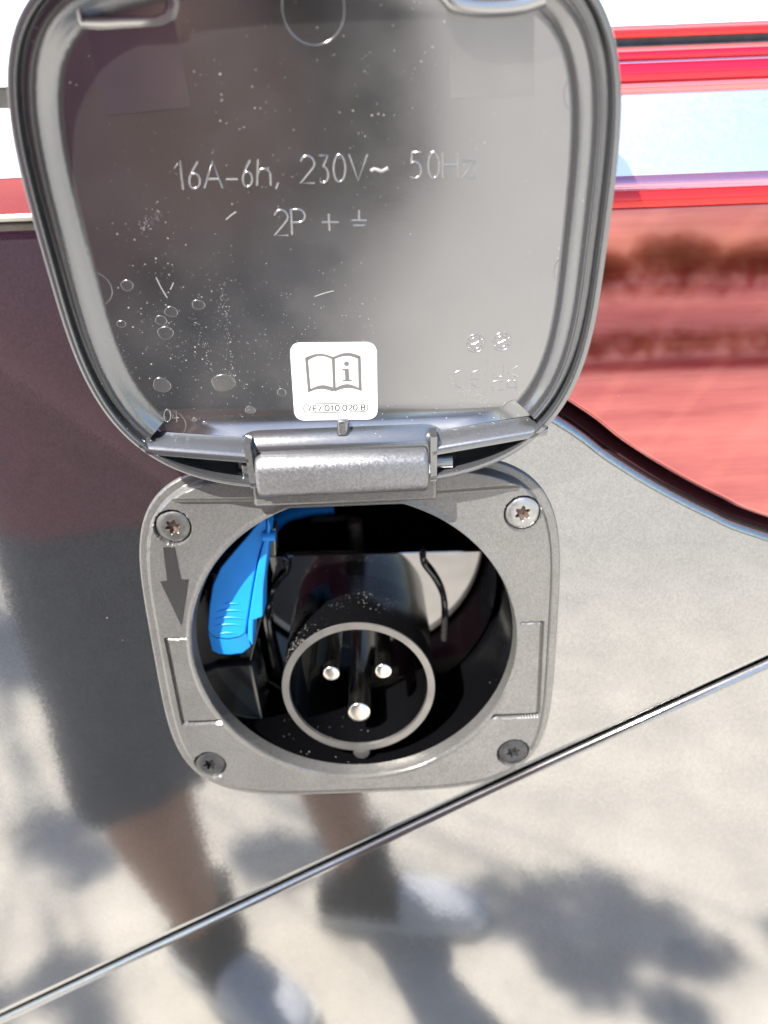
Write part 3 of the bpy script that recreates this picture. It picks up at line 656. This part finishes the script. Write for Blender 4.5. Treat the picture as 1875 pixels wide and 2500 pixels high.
for cx, cy, r in ((417, 1035, 3.6), (1260, 1010, 3.8), (1395, 660, 3.8), (765, 20, 5.6), (232, 705, 3.6), (1425, 225, 3.8)):
    b = MB(); c = lp(cx, cy); relief(b, [(c[0] + r * math.cos(t), c[1] + r * math.sin(t)) for t in np.linspace(0, 2 * math.pi, 49)], .20, .035, FLOOR); b.build('ejector_mark', M['lid'], lid_o, angle=80)
# dried water drops with a raised crusty edge
drops = [(484, 744, 1.35), (418, 761, 1.4), (393, 782, 1.25), (404, 813, 1.7), (310, 697, 1.3), (296, 791, 1.0), (395, 940, 2.0), (545, 935, 2.7), (688, 958, 1.0), (611, 1001, 1.2), (475, 1025, .6), (500, 1033, .5), (325, 965, 1.0)]
for cx, cy, r in drops:
    b = MB(); c = lp(cx, cy); ph = random.uniform(0, 6); ec = random.uniform(.75, .95)
    ring = [(c[0] + r * (1 + .06 * math.sin(3 * t + ph)) * math.cos(t), c[1] + ec * r * (1 + .07 * math.sin(2 * t + ph)) * math.sin(t)) for t in np.linspace(0, 2 * math.pi, 33)]
    relief(b, ring, .20, .05, FLOOR); b.poly([lid(p[0], p[1], FLOOR + .03) for p in ring[:-1]]); b.build('dried_water_drop', M['drop'], lid_o, angle=80)
# scratches and grit
def scuff(pts, w_):
    b = MB(); relief(b, [lp(x, y) for x, y in pts], w_, .05, FLOOR); return b.build('scratch', M['scratch'], lid_o, angle=80)
scuff([(552, 536), (566, 524), (577, 517)], .2); scuff([(768, 724), (790, 716), (815, 710)], .14); scuff([(381, 677), (392, 700), (408, 727)], .24); scuff([(424, 690), (416, 707)], .2); scuff([(1270, 0), (1272, 8)], .1)
b = MB()
def grit(px, py, s_):
    c = lp(px, py); a = random.uniform(0, 3.1)
    p = [lid(c[0] + s_ * math.cos(a + k * math.pi / 2) * random.uniform(.6, 1.2), c[1] + s_ * math.sin(a + k * math.pi / 2) * random.uniform(.6, 1.2), FLOOR + .02) for k in range(4)]
    q = lid(c[0], c[1], FLOOR + s_ * .8); b.add(p + [q], [[0, 1, 4], [1, 2, 4], [2, 3, 4], [3, 0, 4]])
for _ in range(900):
    px, py = random.gauss(480, 190), random.gauss(820, 190)
    if 300 < px < 1300 and 120 < py < 1040 and px > 250 + (py - 500) * .28: grit(px, py, abs(random.gauss(.04, .028)) + .012)
for _ in range(420):
    px, py = random.uniform(260, 1380), random.uniform(120, 1035)
    if px > 180 + (py - 250) * .28 and px < 1400 - (py - 500) * .16: grit(px, py, abs(random.gauss(.04, .03)) + .012)
for (x0, y0, x1, y1, n_, sp) in ((540, 690, 570, 930, 130, 5), (478, 780, 520, 910, 45, 5), (350, 560, 385, 520, 70, 11), (1125, 960, 1150, 940, 40, 9), (1165, 955, 1185, 990, 40, 8), (290, 830, 330, 960, 40, 7), (545, 905, 600, 945, 40, 4)):
    for _ in range(n_):
        t = random.random(); grit(x0 + (x1 - x0) * t + random.gauss(0, sp), y0 + (y1 - y0) * t + random.gauss(0, sp), abs(random.gauss(.055, .03)) + .018)
g_ = b.build('grit', M['scratch'], lid_o, smooth=False); g_['kind'] = 'stuff'

# ------------------------------------------------------------------ the sticker: paper with flat grey print
Z4 = lambda x: 680 + x * .1627; Y4 = lambda y: 820 + y * .1627
SH = FLOOR + .12
def s4(x, y, h=SH): return lp(Z4(x), Y4(y), h)
c4 = [np.array(s4(165, 105)), np.array(s4(1472, 95)), np.array(s4(1487, 1252)), np.array(s4(243, 1272))]
ring = []
for k in range(4):
    P0, P1, P2 = c4[k - 1], c4[k], c4[(k + 1) % 4]; r = 2.3
    a_ = P1 + (P0 - P1) / np.linalg.norm(P0 - P1) * r; c_ = P1 + (P2 - P1) / np.linalg.norm(P2 - P1) * r
    for t in np.linspace(0, 1, 9): ring.append((1 - t) ** 2 * a_ + 2 * t * (1 - t) * (P1 * .82 + (a_ + c_) * .09) + t * t * c_)
b = MB(); b.prism([lid(p[0], p[1], SH) for p in ring], [lid(p[0], p[1], FLOOR - .2) for p in ring]); b.cur = 1
PH = SH + .02
def flat(pts, w_, closed=False):
    P = np.array(pts, float); rows = [[lid(p[0], p[1], PH) for p in offset2d(P, u * w_, closed=closed)] for u in (-.5, .5)]
    b.strip(rows, close=closed)
def hump(x0, y0, x1, y1, rise, n=12, pw=1.0):
    return [(x0 + (x1 - x0) * k / n, y0 + (y1 - y0) * k / n - rise * math.sin(math.pi * (k / n) ** pw)) for k in range(n + 1)]
def flat_poly(zp): b.poly([lid(*s4(x, y, PH), PH) for x, y in zp])
def band4(up, dn):
    b.strip([[lid(*s4(x, y, PH), PH) for x, y in up], [lid(*s4(x, y, PH), PH) for x, y in dn]])
band4(hump(395, 325, 820, 315, 55), hump(445, 368, 797, 350, 55)[:13]); band4(hump(820, 315, 1235, 303, 58), hump(845, 348, 1190, 345, 42))
band4(hump(440, 852, 830, 842, 48), hump(482, 795, 818, 775, 48)); band4(hump(830, 842, 1252, 832, 52), hump(862, 775, 1200, 778, 55))
flat_poly([(395, 325), (445, 340), (484, 812), (440, 852)]); flat_poly([(1187, 318), (1235, 303), (1252, 832), (1200, 800)]); flat_poly([(796, 318), (846, 318), (862, 820), (818, 820)])
dc = s4(1020, 418, PH); b.poly([lid(dc[0] + .62 * math.cos(t), dc[1] + .62 * math.sin(t), PH + .004) for t in np.linspace(0, 2 * math.pi, 24, endpoint=False)])
b.poly([lid(*s4(x, y, PH), PH + .004) for x, y in ((950, 495), (1055, 490), (1062, 652), (1100, 652), (1102, 680), (963, 685), (960, 658), (1000, 656), (992, 522), (955, 522))])
cap = [(440, 1022)] + [(1270, 1003)] + [(1285 + 55 * math.sin(t), 1070 - 66 * math.cos(t)) for t in np.linspace(.2, math.pi - .2, 12)] + [(1280, 1136), (440, 1156)] + [(432 - 55 * math.sin(t), 1090 + 66 * math.cos(t)) for t in np.linspace(.2, math.pi - .2, 12)]
b.cur = 2
flat([s4(x, y, PH) for x, y in cap], .22, closed=True)
for ch, x0, x1 in (('7', 430, 490), ('Es', 518, 572), ('7', 588, 645), ('0', 695, 762), ('one', 782, 828), ('0', 852, 912), ('0', 962, 1025), ('2', 1048, 1103), ('0', 1122, 1180), ('B', 1240, 1298)):
    dy = -(x0 - 430) * .022
    for st in G[ch]: flat([s4(x0 + (x1 - x0) * u, 1132 + dy + (1048 - 1132) * v, PH) for u, v in st], .29)
st_o = b.build('information_sticker', [M['sticker'], M['print'], M['print_text']], lid_o, smooth=False)
st_o['label'] = 'white sticker with open book symbol and part number'
#PEOPLE_AND_PLACE
# ================================================================== the place that the paint reflects
def gmat(name, base, dark, scale, rough=0.9, bump=0.004, bscale=60, spots=None):
    mt, t, p = new_mat(name); L = t.links.new; tc = N(t, 'ShaderNodeTexCoord')
    n1 = N(t, 'ShaderNodeTexNoise'); n1.inputs['Scale'].default_value = scale; n1.inputs['Detail'].default_value = 9; n1.inputs['Roughness'].default_value = .65
    L(tc.outputs['Object'], n1.inputs['Vector']); cr = N(t, 'ShaderNodeValToRGB'); cr.color_ramp.elements[0].position = .32; cr.color_ramp.elements[1].position = .68
    cr.color_ramp.elements[0].color = (*dark, 1); cr.color_ramp.elements[1].color = (*base, 1); L(n1.outputs[0], cr.inputs[0]); L(cr.outputs[0], p.inputs['Base Color'])
    p.inputs['Roughness'].default_value = rough
    n2 = N(t, 'ShaderNodeTexNoise'); n2.inputs['Scale'].default_value = bscale; n2.inputs['Detail'].default_value = 5; L(tc.outputs['Object'], n2.inputs['Vector'])
    bp = N(t, 'ShaderNodeBump'); bp.inputs['Distance'].default_value = bump; L(n2.outputs[0], bp.inputs['Height']); L(bp.outputs[0], p.inputs['Normal'])
    return mt
M['ground'] = gmat('pale_concrete_paving', (0.60, 0.55, 0.465), (0.40, 0.37, 0.32), 7.0)
def grey_far_paving(mt):
    # the paving is greyer a couple of metres out from the parked van
    t = mt.node_tree; L = t.links.new; p = t.nodes['Principled BSDF']; src = p.inputs['Base Color'].links[0].from_socket
    tc = N(t, 'ShaderNodeTexCoord'); sp = N(t, 'ShaderNodeSeparateXYZ'); L(tc.outputs['Object'], sp.inputs[0])
    nz = N(t, 'ShaderNodeTexNoise'); nz.inputs['Scale'].default_value = 1.3; nz.inputs['Detail'].default_value = 4; L(tc.outputs['Object'], nz.inputs[0])
    ad = N(t, 'ShaderNodeMath', operation='MULTIPLY_ADD'); L(nz.outputs[0], ad.inputs[0]); ad.inputs[1].default_value = 0.9; L(sp.outputs[1], ad.inputs[2])
    mr = N(t, 'ShaderNodeMapRange'); mr.inputs[1].default_value = -2.3; mr.inputs[2].default_value = -0.95; L(ad.outputs[0], mr.inputs[0])
    mx = N(t, 'ShaderNodeMix'); mx.data_type = 'RGBA'; mx.blend_type = 'MULTIPLY'; mx.inputs[7].default_value = (0.74, 0.755, 0.79, 1)
    iv = N(t, 'ShaderNodeMath', operation='SUBTRACT'); iv.inputs[0].default_value = 1.0; L(mr.outputs[0], iv.inputs[1]); L(iv.outputs[0], mx.inputs[0]); L(src, mx.inputs[6]); L(mx.outputs[2], p.inputs['Base Color'])
grey_far_paving(M['ground'])
M['road'] = gmat('worn_asphalt', (0.22, 0.21, 0.195), (0.16, 0.15, 0.14), 1.5)
M['grass'] = gmat('dry_grass', (0.16, 0.15, 0.05), (0.07, 0.085, 0.025), 1.2)
M['kerb'] = gmat('kerb_stone', (0.36, 0.34, 0.31), (0.28, 0.26, 0.24), 6)
M['leaf'] = gmat('green_leaf', (0.10, 0.14, 0.035), (0.05, 0.085, 0.02), 3, rough=.6, bump=.001)
M['far_leaf'] = gmat('pale_olive_leaf', (0.20, 0.20, 0.075), (0.12, 0.13, 0.045), 3, rough=.6, bump=.001)
M['bark'] = gmat('grey_bark', (0.20, 0.16, 0.12), (0.10, 0.08, 0.06), 8)
M['skin'] = mat('tanned_skin', (0.27, 0.14, 0.098), 0.5, var=.08, var_scale=25)
M['maroon'] = mat('maroon_cotton', (0.17, 0.045, 0.078), 0.85, var=.15, var_scale=40, bump=.0006, bump_scale=300)
M['navy'] = mat('dark_grey_blue_cotton', (0.075, 0.083, 0.108), 0.85, var=.15, var_scale=40, bump=.0006, bump_scale=300)
M['sock'] = mat('black_sock', (0.02, 0.02, 0.024), 0.9)
M['shoe'] = mat('grey_white_sneaker_mesh', (0.50, 0.51, 0.54), 0.7, var=.2, var_scale=60)
M['sole'] = mat('white_sneaker_sole', (0.75, 0.75, 0.73), 0.5)
M['hair'] = mat('dark_brown_hair', (0.035, 0.022, 0.015), 0.5)
M['phone'] = mat('graphite_phone', (0.05, 0.05, 0.055), 0.25, .5)
M['eye'] = mat('dark_eye', (0.02, 0.015, 0.012), 0.15)

def slab(name, x0, x1, y0, y1, z0, z1, m_, kind='structure', bevel=0.0):
    b = MB(); b.box((x0, y0, z0), (x1, y1, z1)); o = b.build(name, m_, None, smooth=False, scale=1.0, bevel=bevel); o['kind'] = kind; return o
b = MB(); b.add([(-150, -150, 0), (150, -150, 0), (150, 150, 0), (-150, 150, 0)], [[0, 1, 2, 3]]); g = b.build('ground', M['ground'], None, smooth=False, scale=1.0); g['kind'] = 'structure'
b = MB(); b.box((-60, -11.2, -.1), (60, -8.1, .13)); o = b.build('kerb', M['kerb'], None, smooth=False, scale=1.0, bevel=.02); o['kind'] = 'structure'
b = MB()
for k in range(9000):
    x = random.uniform(-26, 26); y = random.uniform(-11.1, -8.25); hgt = random.uniform(.06, .2); a = random.uniform(0, 6.28); w_ = .03; lx, ly = random.gauss(0, .04), random.gauss(0, .04)
    b.add([(x - w_ * math.cos(a), y - w_ * math.sin(a), .12), (x + w_ * math.cos(a), y + w_ * math.sin(a), .12), (x + lx, y + ly, .13 + hgt)], [[0, 1, 2]])
o = b.build('grass', M['grass'], None, smooth=False, scale=1.0); tag(o, 'dry grass on the verge behind the kerb', 'grass', kind='stuff')
b = MB(); b.add([(-120, -24, .004), (120, -24, .004), (120, -11.2, .004), (-120, -11.2, .004)], [[0, 1, 2, 3]]); o = b.build('road', M['road'], None, smooth=False, scale=1.0); o['kind'] = 'structure'

def leaf_cloud(b, c, r, n, s_, flat_=.7):
    for _ in range(n):
        d = np.random.normal(size=3); d /= np.linalg.norm(d); p = np.array(c) + d * np.array(r) * random.random() ** .45
        u = np.random.normal(size=3); u /= np.linalg.norm(u); v = np.cross(u, np.random.normal(size=3)); v /= np.linalg.norm(v) + 1e-9
        L_, W_ = s_ * random.uniform(.7, 1.3), s_ * .45
        b.add([p - u * L_ * .5, p + v * W_ * .5, p + u * L_ * .5, p - v * W_ * .5], [[0, 1, 2, 3]])
# the shade tree whose dappled shadow falls by the van
def sun_hit(x, y, z): k = z / SUN_DIR.z; return np.array([x + SUN_DIR.x * k, y + SUN_DIR.y * k, z])
tree = empty('shade_tree', mw=Matrix.Translation((-3.6, -4.4, 0)))
tag(tree, 'leafy green shade tree spreading over the paving beside the van', 'tree')
TR = np.array([-3.6, -4.4, 0])
spots = [(-.67, -1.04, .085), (-.58, -.95, .055), (-.22, -.95, .08), (-.10, -.99, .05), (.22, -.79, .085), (.36, -.78, .095), (.45, -.71, .08), (.30, -.67, .075), (.66, -.70, .05), (.40, -.57, .05), (-.52, -.68, .06), (-.62, -.62, .05), (-.46, -.60, .045), (-.33, -.50, .05), (.08, -.56, .05)]
cr_ = MB(); tk = MB()
trunk = smooth_path([(0, 0, 0), (.05, .08, 1.2), (.25, .25, 2.4), (.35, .3, 3.4), (.5, .4, 4.6)], 4); tk.tube(trunk, [.2 - .12 * k / (len(trunk) - 1) for k in range(len(trunk))], 10)
for i, (x, y, r) in enumerate(spots):
    z = 2.55 + .5 * random.random(); c = sun_hit(x, y, z) - TR
    leaf_cloud(cr_, c, (r * 1.0, r * 1.0, r * 1.0), int(260 * (r / .1) ** 2), .055)
    st = trunk[8 + (i % 6)]; mid = (st + c) / 2 + np.array([0, 0, .25]); pth = smooth_path([st, mid, c], 5); tk.tube(pth, [.03 - .026 * min(1, 3 * k / (len(pth) - 1)) for k in range(len(pth))], 6)
for _ in range(70):
    c = np.array([random.gauss(.2, 1.0), random.gauss(.0, 1.0), random.gauss(4.6, .7)])
    g_ = c + TR; k = g_[2] / SUN_DIR.z; gx, gy = g_[0] - SUN_DIR.x * k, g_[1] - SUN_DIR.y * k
    if -2.4 < gx < 5 and -6.5 < gy < 1.6: continue
    leaf_cloud(cr_, c, (.42, .42, .32), 330, .09); st = trunk[-3]; pth = [st, (st + c) / 2, c]; tk.tube(pth, [.03, .015, .006], 5)
tk.build('trunk', M['bark'], tree, scale=1.0); cr_.build('crown', M['leaf'], tree, smooth=False, scale=1.0)
# trees and hedge across the road, seen small in the red lens
def far_tree(x, y, h_, r, label):
    t = empty('roadside_tree', mw=Matrix.Translation((x, y, 0))); tag(t, label, 'tree', 'trees across the road')
    tk = MB(); p = smooth_path([(0, 0, 0), (.1, .05, h_ * .3), (.0, .1, h_ * .6)], 3); tk.tube(p, [.22 - .1 * k / (len(p) - 1) for k in range(len(p))], 8); tk.build('trunk', M['bark'], t, scale=1.0)
    cr = MB()
    for _ in range(26):
        d = np.random.normal(size=3); d /= np.linalg.norm(d); leaf_cloud(cr, np.array([0, 0, h_ * .62]) + d * np.array([r, r, h_ * .28]) * random.uniform(.3, .95), (r * .4, r * .4, r * .35), 60, .42)
    cr.build('crown', M['far_leaf'], t, smooth=False, scale=1.0)
for i_, (x, h_, r) in enumerate(((5, 2.3, 2.2), (9.5, 2.9, 2.6), (14, 2.4, 2.4), (18, 3.3, 2.8), (23, 2.6, 2.6), (28, 3.0, 2.8), (34, 3.8, 3.2), (41, 3.0, 3.0), (49, 4.0, 3.4))):
    far_tree(x, -44 - (i_ * 7 % 5), h_, r, 'low bushy olive green tree in the row across the road behind the hedge')
b = MB()
for k in range(150): leaf_cloud(b, (-40 + k * .66, -26 + random.gauss(0, .3), .6 + random.gauss(0, .06)), (.6, .5, .55), 45, .25)
o = b.build('hedge', M['leaf'], None, smooth=False, scale=1.0); tag(o, 'long low clipped hedge along the far side of the road', 'hedge')

# ------------------------------------------------------------------ the person who takes the picture
person = empty('person', mw=Matrix.Translation((-0.18, -0.72, 0)))
tag(person, 'person in maroon shirt, dark shorts and grey sneakers holding up a phone', 'person')
PO = np.array([-0.18, -0.72, 0])
def skin(name, verts, edges, radii, m_, parent, sub=2):
    me = bpy.data.meshes.new(name); me.from_pydata([tuple(np.array(v) - PO) for v in verts], edges, []); me.materials.append(m_)
    o = bpy.data.objects.new(name, me); COL.objects.link(o); o.parent = parent
    md = o.modifiers.new('skin', 'SKIN'); md.use_smooth_shade = True
    for i, r in enumerate(radii):
        sv = me.skin_vertices[0].data[i]; sv.radius = r if hasattr(r, '__len__') else (r, r)
    me.skin_vertices[0].data[0].use_root = True
    sb = o.modifiers.new('sub', 'SUBSURF'); sb.levels = sub; sb.render_levels = sub
    return o
V = []; E_ = []; RD = []
def jt(p, r, prev=None):
    V.append(p); RD.append(r)
    if prev is not None: E_.append((prev, len(V) - 1))
    return len(V) - 1
LH, LK, LA = (-.30, -.60, .90), (-.295, -.555, .49), (-.29, -.69, .10)
RH, RK, RA = (-.15, -.72, .90), (-.10, -.72, .50), (-.055, -.80, .10)
pel = jt((-.24, -.66, .95), .13); ab = jt((-.25, -.63, 1.08), .125, pel); ch = jt((-.24, -.58, 1.28), .145, ab); nk0 = jt((-.22, -.545, 1.45), .065, ch); nk = jt((-.20, -.525, 1.50), .055, nk0)
hd = jt((-.175, -.49, 1.60), (.078, .092), nk); hd2 = jt((-.175, -.49, 1.68), (.070, .080), hd)
for hp, kn, an, kr in ((LH, LK, LA, .062), (RH, RK, RA, .060)):
    a = jt(hp, .092, pel); th = jt(tuple((np.array(hp) * .5 + np.array(kn) * .5)), .078, a); k_ = jt(kn, kr, th)
    cf = jt(tuple(np.array(kn) * .68 + np.array(an) * .32 + np.array([-.012, -.012, 0])), .060, k_); an_ = jt(an, .038, cf)
    jt((an[0] + .02, an[1] + .01, .05), .036, an_)
camw = np.array((FRAME @ Vector((CAM[0] * MM, CAM[1] * MM, CAM[2] * MM)))[:])
Rw = np.array((FRAME.to_3x3() @ Vector(AX_R))[:]); Uw = np.array((FRAME.to_3x3() @ Vector(AX_U))[:]); Fw = np.array((FRAME.to_3x3() @ Vector(AX_F))[:])
phc = camw - Fw * .010 - Rw * .022 - Uw * .055           # phone centre, behind the lens
def arm(sh, el, hand_c, side):
    s = jt(sh, .062, ch); e = jt(el, .045, s); wr = hand_c + np.array([-.03 * side * 0, -.07, -.055]); fa = jt(tuple(np.array(el) * .6 + wr * .4), .042, e); w_ = jt(tuple(wr), .027, fa)
    pm = jt(tuple(hand_c + np.array([0, -.025, -.02])), (.030, .020), w_)
    for k in range(4):
        base = hand_c + Uw * (.03 - .02 * k) - Fw * .018
        f1 = jt(tuple(base), .009, pm); f2 = jt(tuple(base + Rw * (-.022 * side) + Fw * .018), .0085, f1); jt(tuple(base + Rw * (-.045 * side) + Fw * .022), .0075, f2)
    t1 = jt(tuple(hand_c + Uw * .035 - Fw * .03 - Rw * .008 * side), .010, pm); jt(tuple(hand_c + Uw * .055 - Fw * .030 - Rw * .03 * side), .009, t1)
arm((-.385, -.46, 1.40), (-.36, -.38, 1.14), phc - Rw * .052 - Uw * .03, -1)
# the other arm hangs relaxed at the side
s = jt((-.08, -.66, 1.40), .062, ch); e = jt((-.03, -.80, 1.14), .045, s); fa = jt((-.03, -.80, 1.03), .042, e); w_ = jt((-.02, -.78, .90), .027, fa); pm = jt((-.02, -.77, .83), (.030, .020), w_)
for k in range(4):
    bx_ = np.array([-.02 + .0, -.77 + .03 - .02 * k, .79]); f1 = jt(tuple(bx_), .009, pm); f2 = jt(tuple(bx_ + np.array([.006, .004, -.035])), .0085, f1); jt(tuple(bx_ + np.array([-.004, .008, -.065 + .006 * abs(k - 1)])), .0075, f2)
t1 = jt((-.01, -.725, .84), .010, pm); jt((-.012, -.705, .80), .009, t1)
body = skin('body', V, E_, RD, M['skin'], person)
b = MB()
hc = np.array([-.175, -.49, 1.655]) - PO
fd = np.array([.35, .94, 0]); fd /= np.linalg.norm(fd); sdv = np.array([fd[1], -fd[0], 0])
rows = []
for k in range(9):
    el = math.radians(-10 + 100 * k / 8); rows.append([hc + (.084 * math.cos(el) * math.cos(t)) * sdv + (.100 * math.cos(el) * math.sin(t) - .012) * fd + np.array([0, 0, .098 * math.sin(el) + (.045 if math.sin(t) > .3 and k < 3 else 0)]) for t in np.linspace(0, 2 * math.pi, 24, endpoint=False)])
b.strip(rows, close=True); b.poly(rows[0]); b.poly(rows[-1]); b.build('hair', M['hair'], body, scale=1.0, angle=80)
for s_ in (-1, 1):
    e = hc + sdv * .031 * s_ + fd * .083 + np.array([0, 0, -.045]); b = MB(); b.tube([e - fd * .006, e, e + fd * .006], [.010, .011, .004], 10); b.build('eye', M['eye'], body, scale=1.0)
    e = hc + sdv * .082 * s_ + np.array([0, 0, -.055]); b = MB(); b.tube([e + np.array([0, 0, .03]), e + sdv * .008 * s_, e - np.array([0, 0, .028])], [.008, .016, .009], 8); b.build('ear', M['skin'], body, scale=1.0)
e = hc + fd * .086; b = MB(); b.tube([e + np.array([0, 0, -.045]), e + fd * .016 + np.array([0, 0, -.078]), e + np.array([0, 0, -.09])], [.007, .014, .008], 8); b.build('nose', M['skin'], body, scale=1.0)
e = hc + fd * .084 + np.array([0, 0, -.115]); b = MB(); b.tube([e - sdv * .024, e + fd * .006, e + sdv * .024], [.003, .007, .003], 8); b.build('mouth', M['maroon'], body, scale=1.0)
def lathe_path(b, path, rad, n=24, ell=None):
    rows = []
    for p, r in zip(path, rad):
        p = np.array(p) - PO; rx, ry = r if hasattr(r, '__len__') else (r, r)
        rows.append([p + np.array([rx * math.cos(t) * TX[0] + ry * math.sin(t) * TY[0], rx * math.cos(t) * TX[1] + ry * math.sin(t) * TY[1], (.012 * math.sin(3 * t + p[2] * 20) + .006 * math.sin(7 * t))]) for t in np.linspace(0, 2 * math.pi, n, endpoint=False)])
    b.strip(rows, close=True); return rows
TY = np.array([.55, .83]); TX = np.array([TY[1], -TY[0]])      # across / front direction of the torso
b = MB()
r_ = lathe_path(b, [(-.27, -.645, .855), (-.27, -.64, .89), (-.27, -.635, .98), (-.26, -.62, 1.10), (-.24, -.585, 1.26), (-.235, -.57, 1.36), (-.23, -.56, 1.43), (-.215, -.54, 1.475)],
           [(.195, .170), (.194, .168), (.188, .155), (.185, .148), (.195, .150), (.200, .135), (.15, .10), (.075, .07)], 32)
for (sh, el) in (((-.37, -.47, 1.39), (-.365, -.39, 1.17)), ((-.09, -.66, 1.39), (-.035, -.79, 1.16))):
    sh, el = np.array(sh), np.array(el); inn = np.array([-.235, -.57, 1.38])
    b.tube([inn - PO, sh * .85 + inn * .15 - PO, sh * .6 + el * .4 - PO, sh * .15 + el * .85 - PO], [.085, .088, .078, .070], 18, caps=False)
    wv_ = (phc - Rw * .07 + np.array([0, -.09, -.09])) if sh[0] < -.2 else np.array([-.022, -.785, .95])
    b.tube([sh * .15 + el * .85 - PO, el - PO, el * .5 + wv_ * .5 - PO, wv_ - PO], [.070, .066, .055, .046], 18, caps=False)
b.build('shirt', M['maroon'], body, scale=1.0, angle=80)
b = MB()
lathe_path(b, [(-.24, -.66, 1.0), (-.24, -.66, .93), (-.235, -.665, .84)], [(.165, .135), (.185, .150), (.210, .155)], 28)
for hp, kn, wd in ((LH, LK, 1.0), (RH, RK, 1.0)):
    hp, kn = np.array(hp), np.array(kn); pth = [hp + (kn - hp) * t for t in (-.12, .15, .4, .7, .98)]
    lathe_path(b, pth, [(.115, .115), (.120, .120), (.104, .104), (.088, .088), (.080, .080)], 24)
b.build('shorts', M['navy'], body, scale=1.0, angle=80)
def shoe(ank, d):
    d = np.array([d[0], d[1], 0.0]); d /= np.linalg.norm(d); s = np.array([-d[1], d[0], 0]); a = np.array([ank[0], ank[1], 0]) - PO; b = MB(); rows = []
    for u, hw, hh in ((-.075, .022, .055), (-.065, .034, .085), (-.03, .038, .095), (.02, .040, .090), (.07, .044, .075), (.13, .048, .058), (.175, .044, .046), (.20, .030, .036), (.208, .012, .03)):
        rows.append([a + d * u + s * hw * math.cos(t) + np.array([0, 0, .022 + (hh - .022) * max(0, math.sin(t)) ** .6]) for t in np.linspace(0, math.pi, 13)])
    b.cur = 1; b.strip(rows[:5]); b.poly(rows[0]); b.cur = 0; b.strip(rows[4:]); b.poly([r[0] for r in rows] + [r[-1] for r in rows[::-1]]); o = b.build('sneaker', [M['shoe'], M['sock']], body, scale=1.0, angle=70)
    b = MB(); lo = []; hi = []
    ring = [(u, hw) for u, hw in ((-.08, .018), (-.07, .036), (-.03, .042), (.02, .043), (.07, .047), (.13, .051), (.178, .047), (.205, .032), (.214, .01))]
    lp_ = [a + d * u + s * hw for u, hw in ring] + [a + d * u - s * hw for u, hw in ring[::-1]]
    b.prism([p + np.array([0, 0, .024]) for p in lp_], [p + np.array([0, 0, .002]) for p in lp_]); b.build('sole', M['sole'], o, scale=1.0, smooth=False)
    b = MB(); p0 = np.array(ank) - PO; b.tube([p0 + np.array([.0, 0, .085]), p0 + np.array([.004, 0, .02]), p0 + np.array([.015, .004, -.035])], [.050, .049, .052], 16); b.build('sock', M['sock'], body, scale=1.0)
shoe(LA, (.72, .62)); shoe(RA, (.97, .12))
ph = MB(); cs_ = []
for (x, y) in ((-.036, -.073), (.036, -.073), (.036, .073), (-.036, .073)): cs_.append(phc + Rw * x + Uw * y)
ph.prism(cs_, [p - Fw * .008 for p in cs_]); o = ph.build('phone', M['phone'], None, smooth=False, scale=1.0, bevel=.003)
tag(o, 'dark graphite phone held up by the person in the maroon shirt', 'phone')
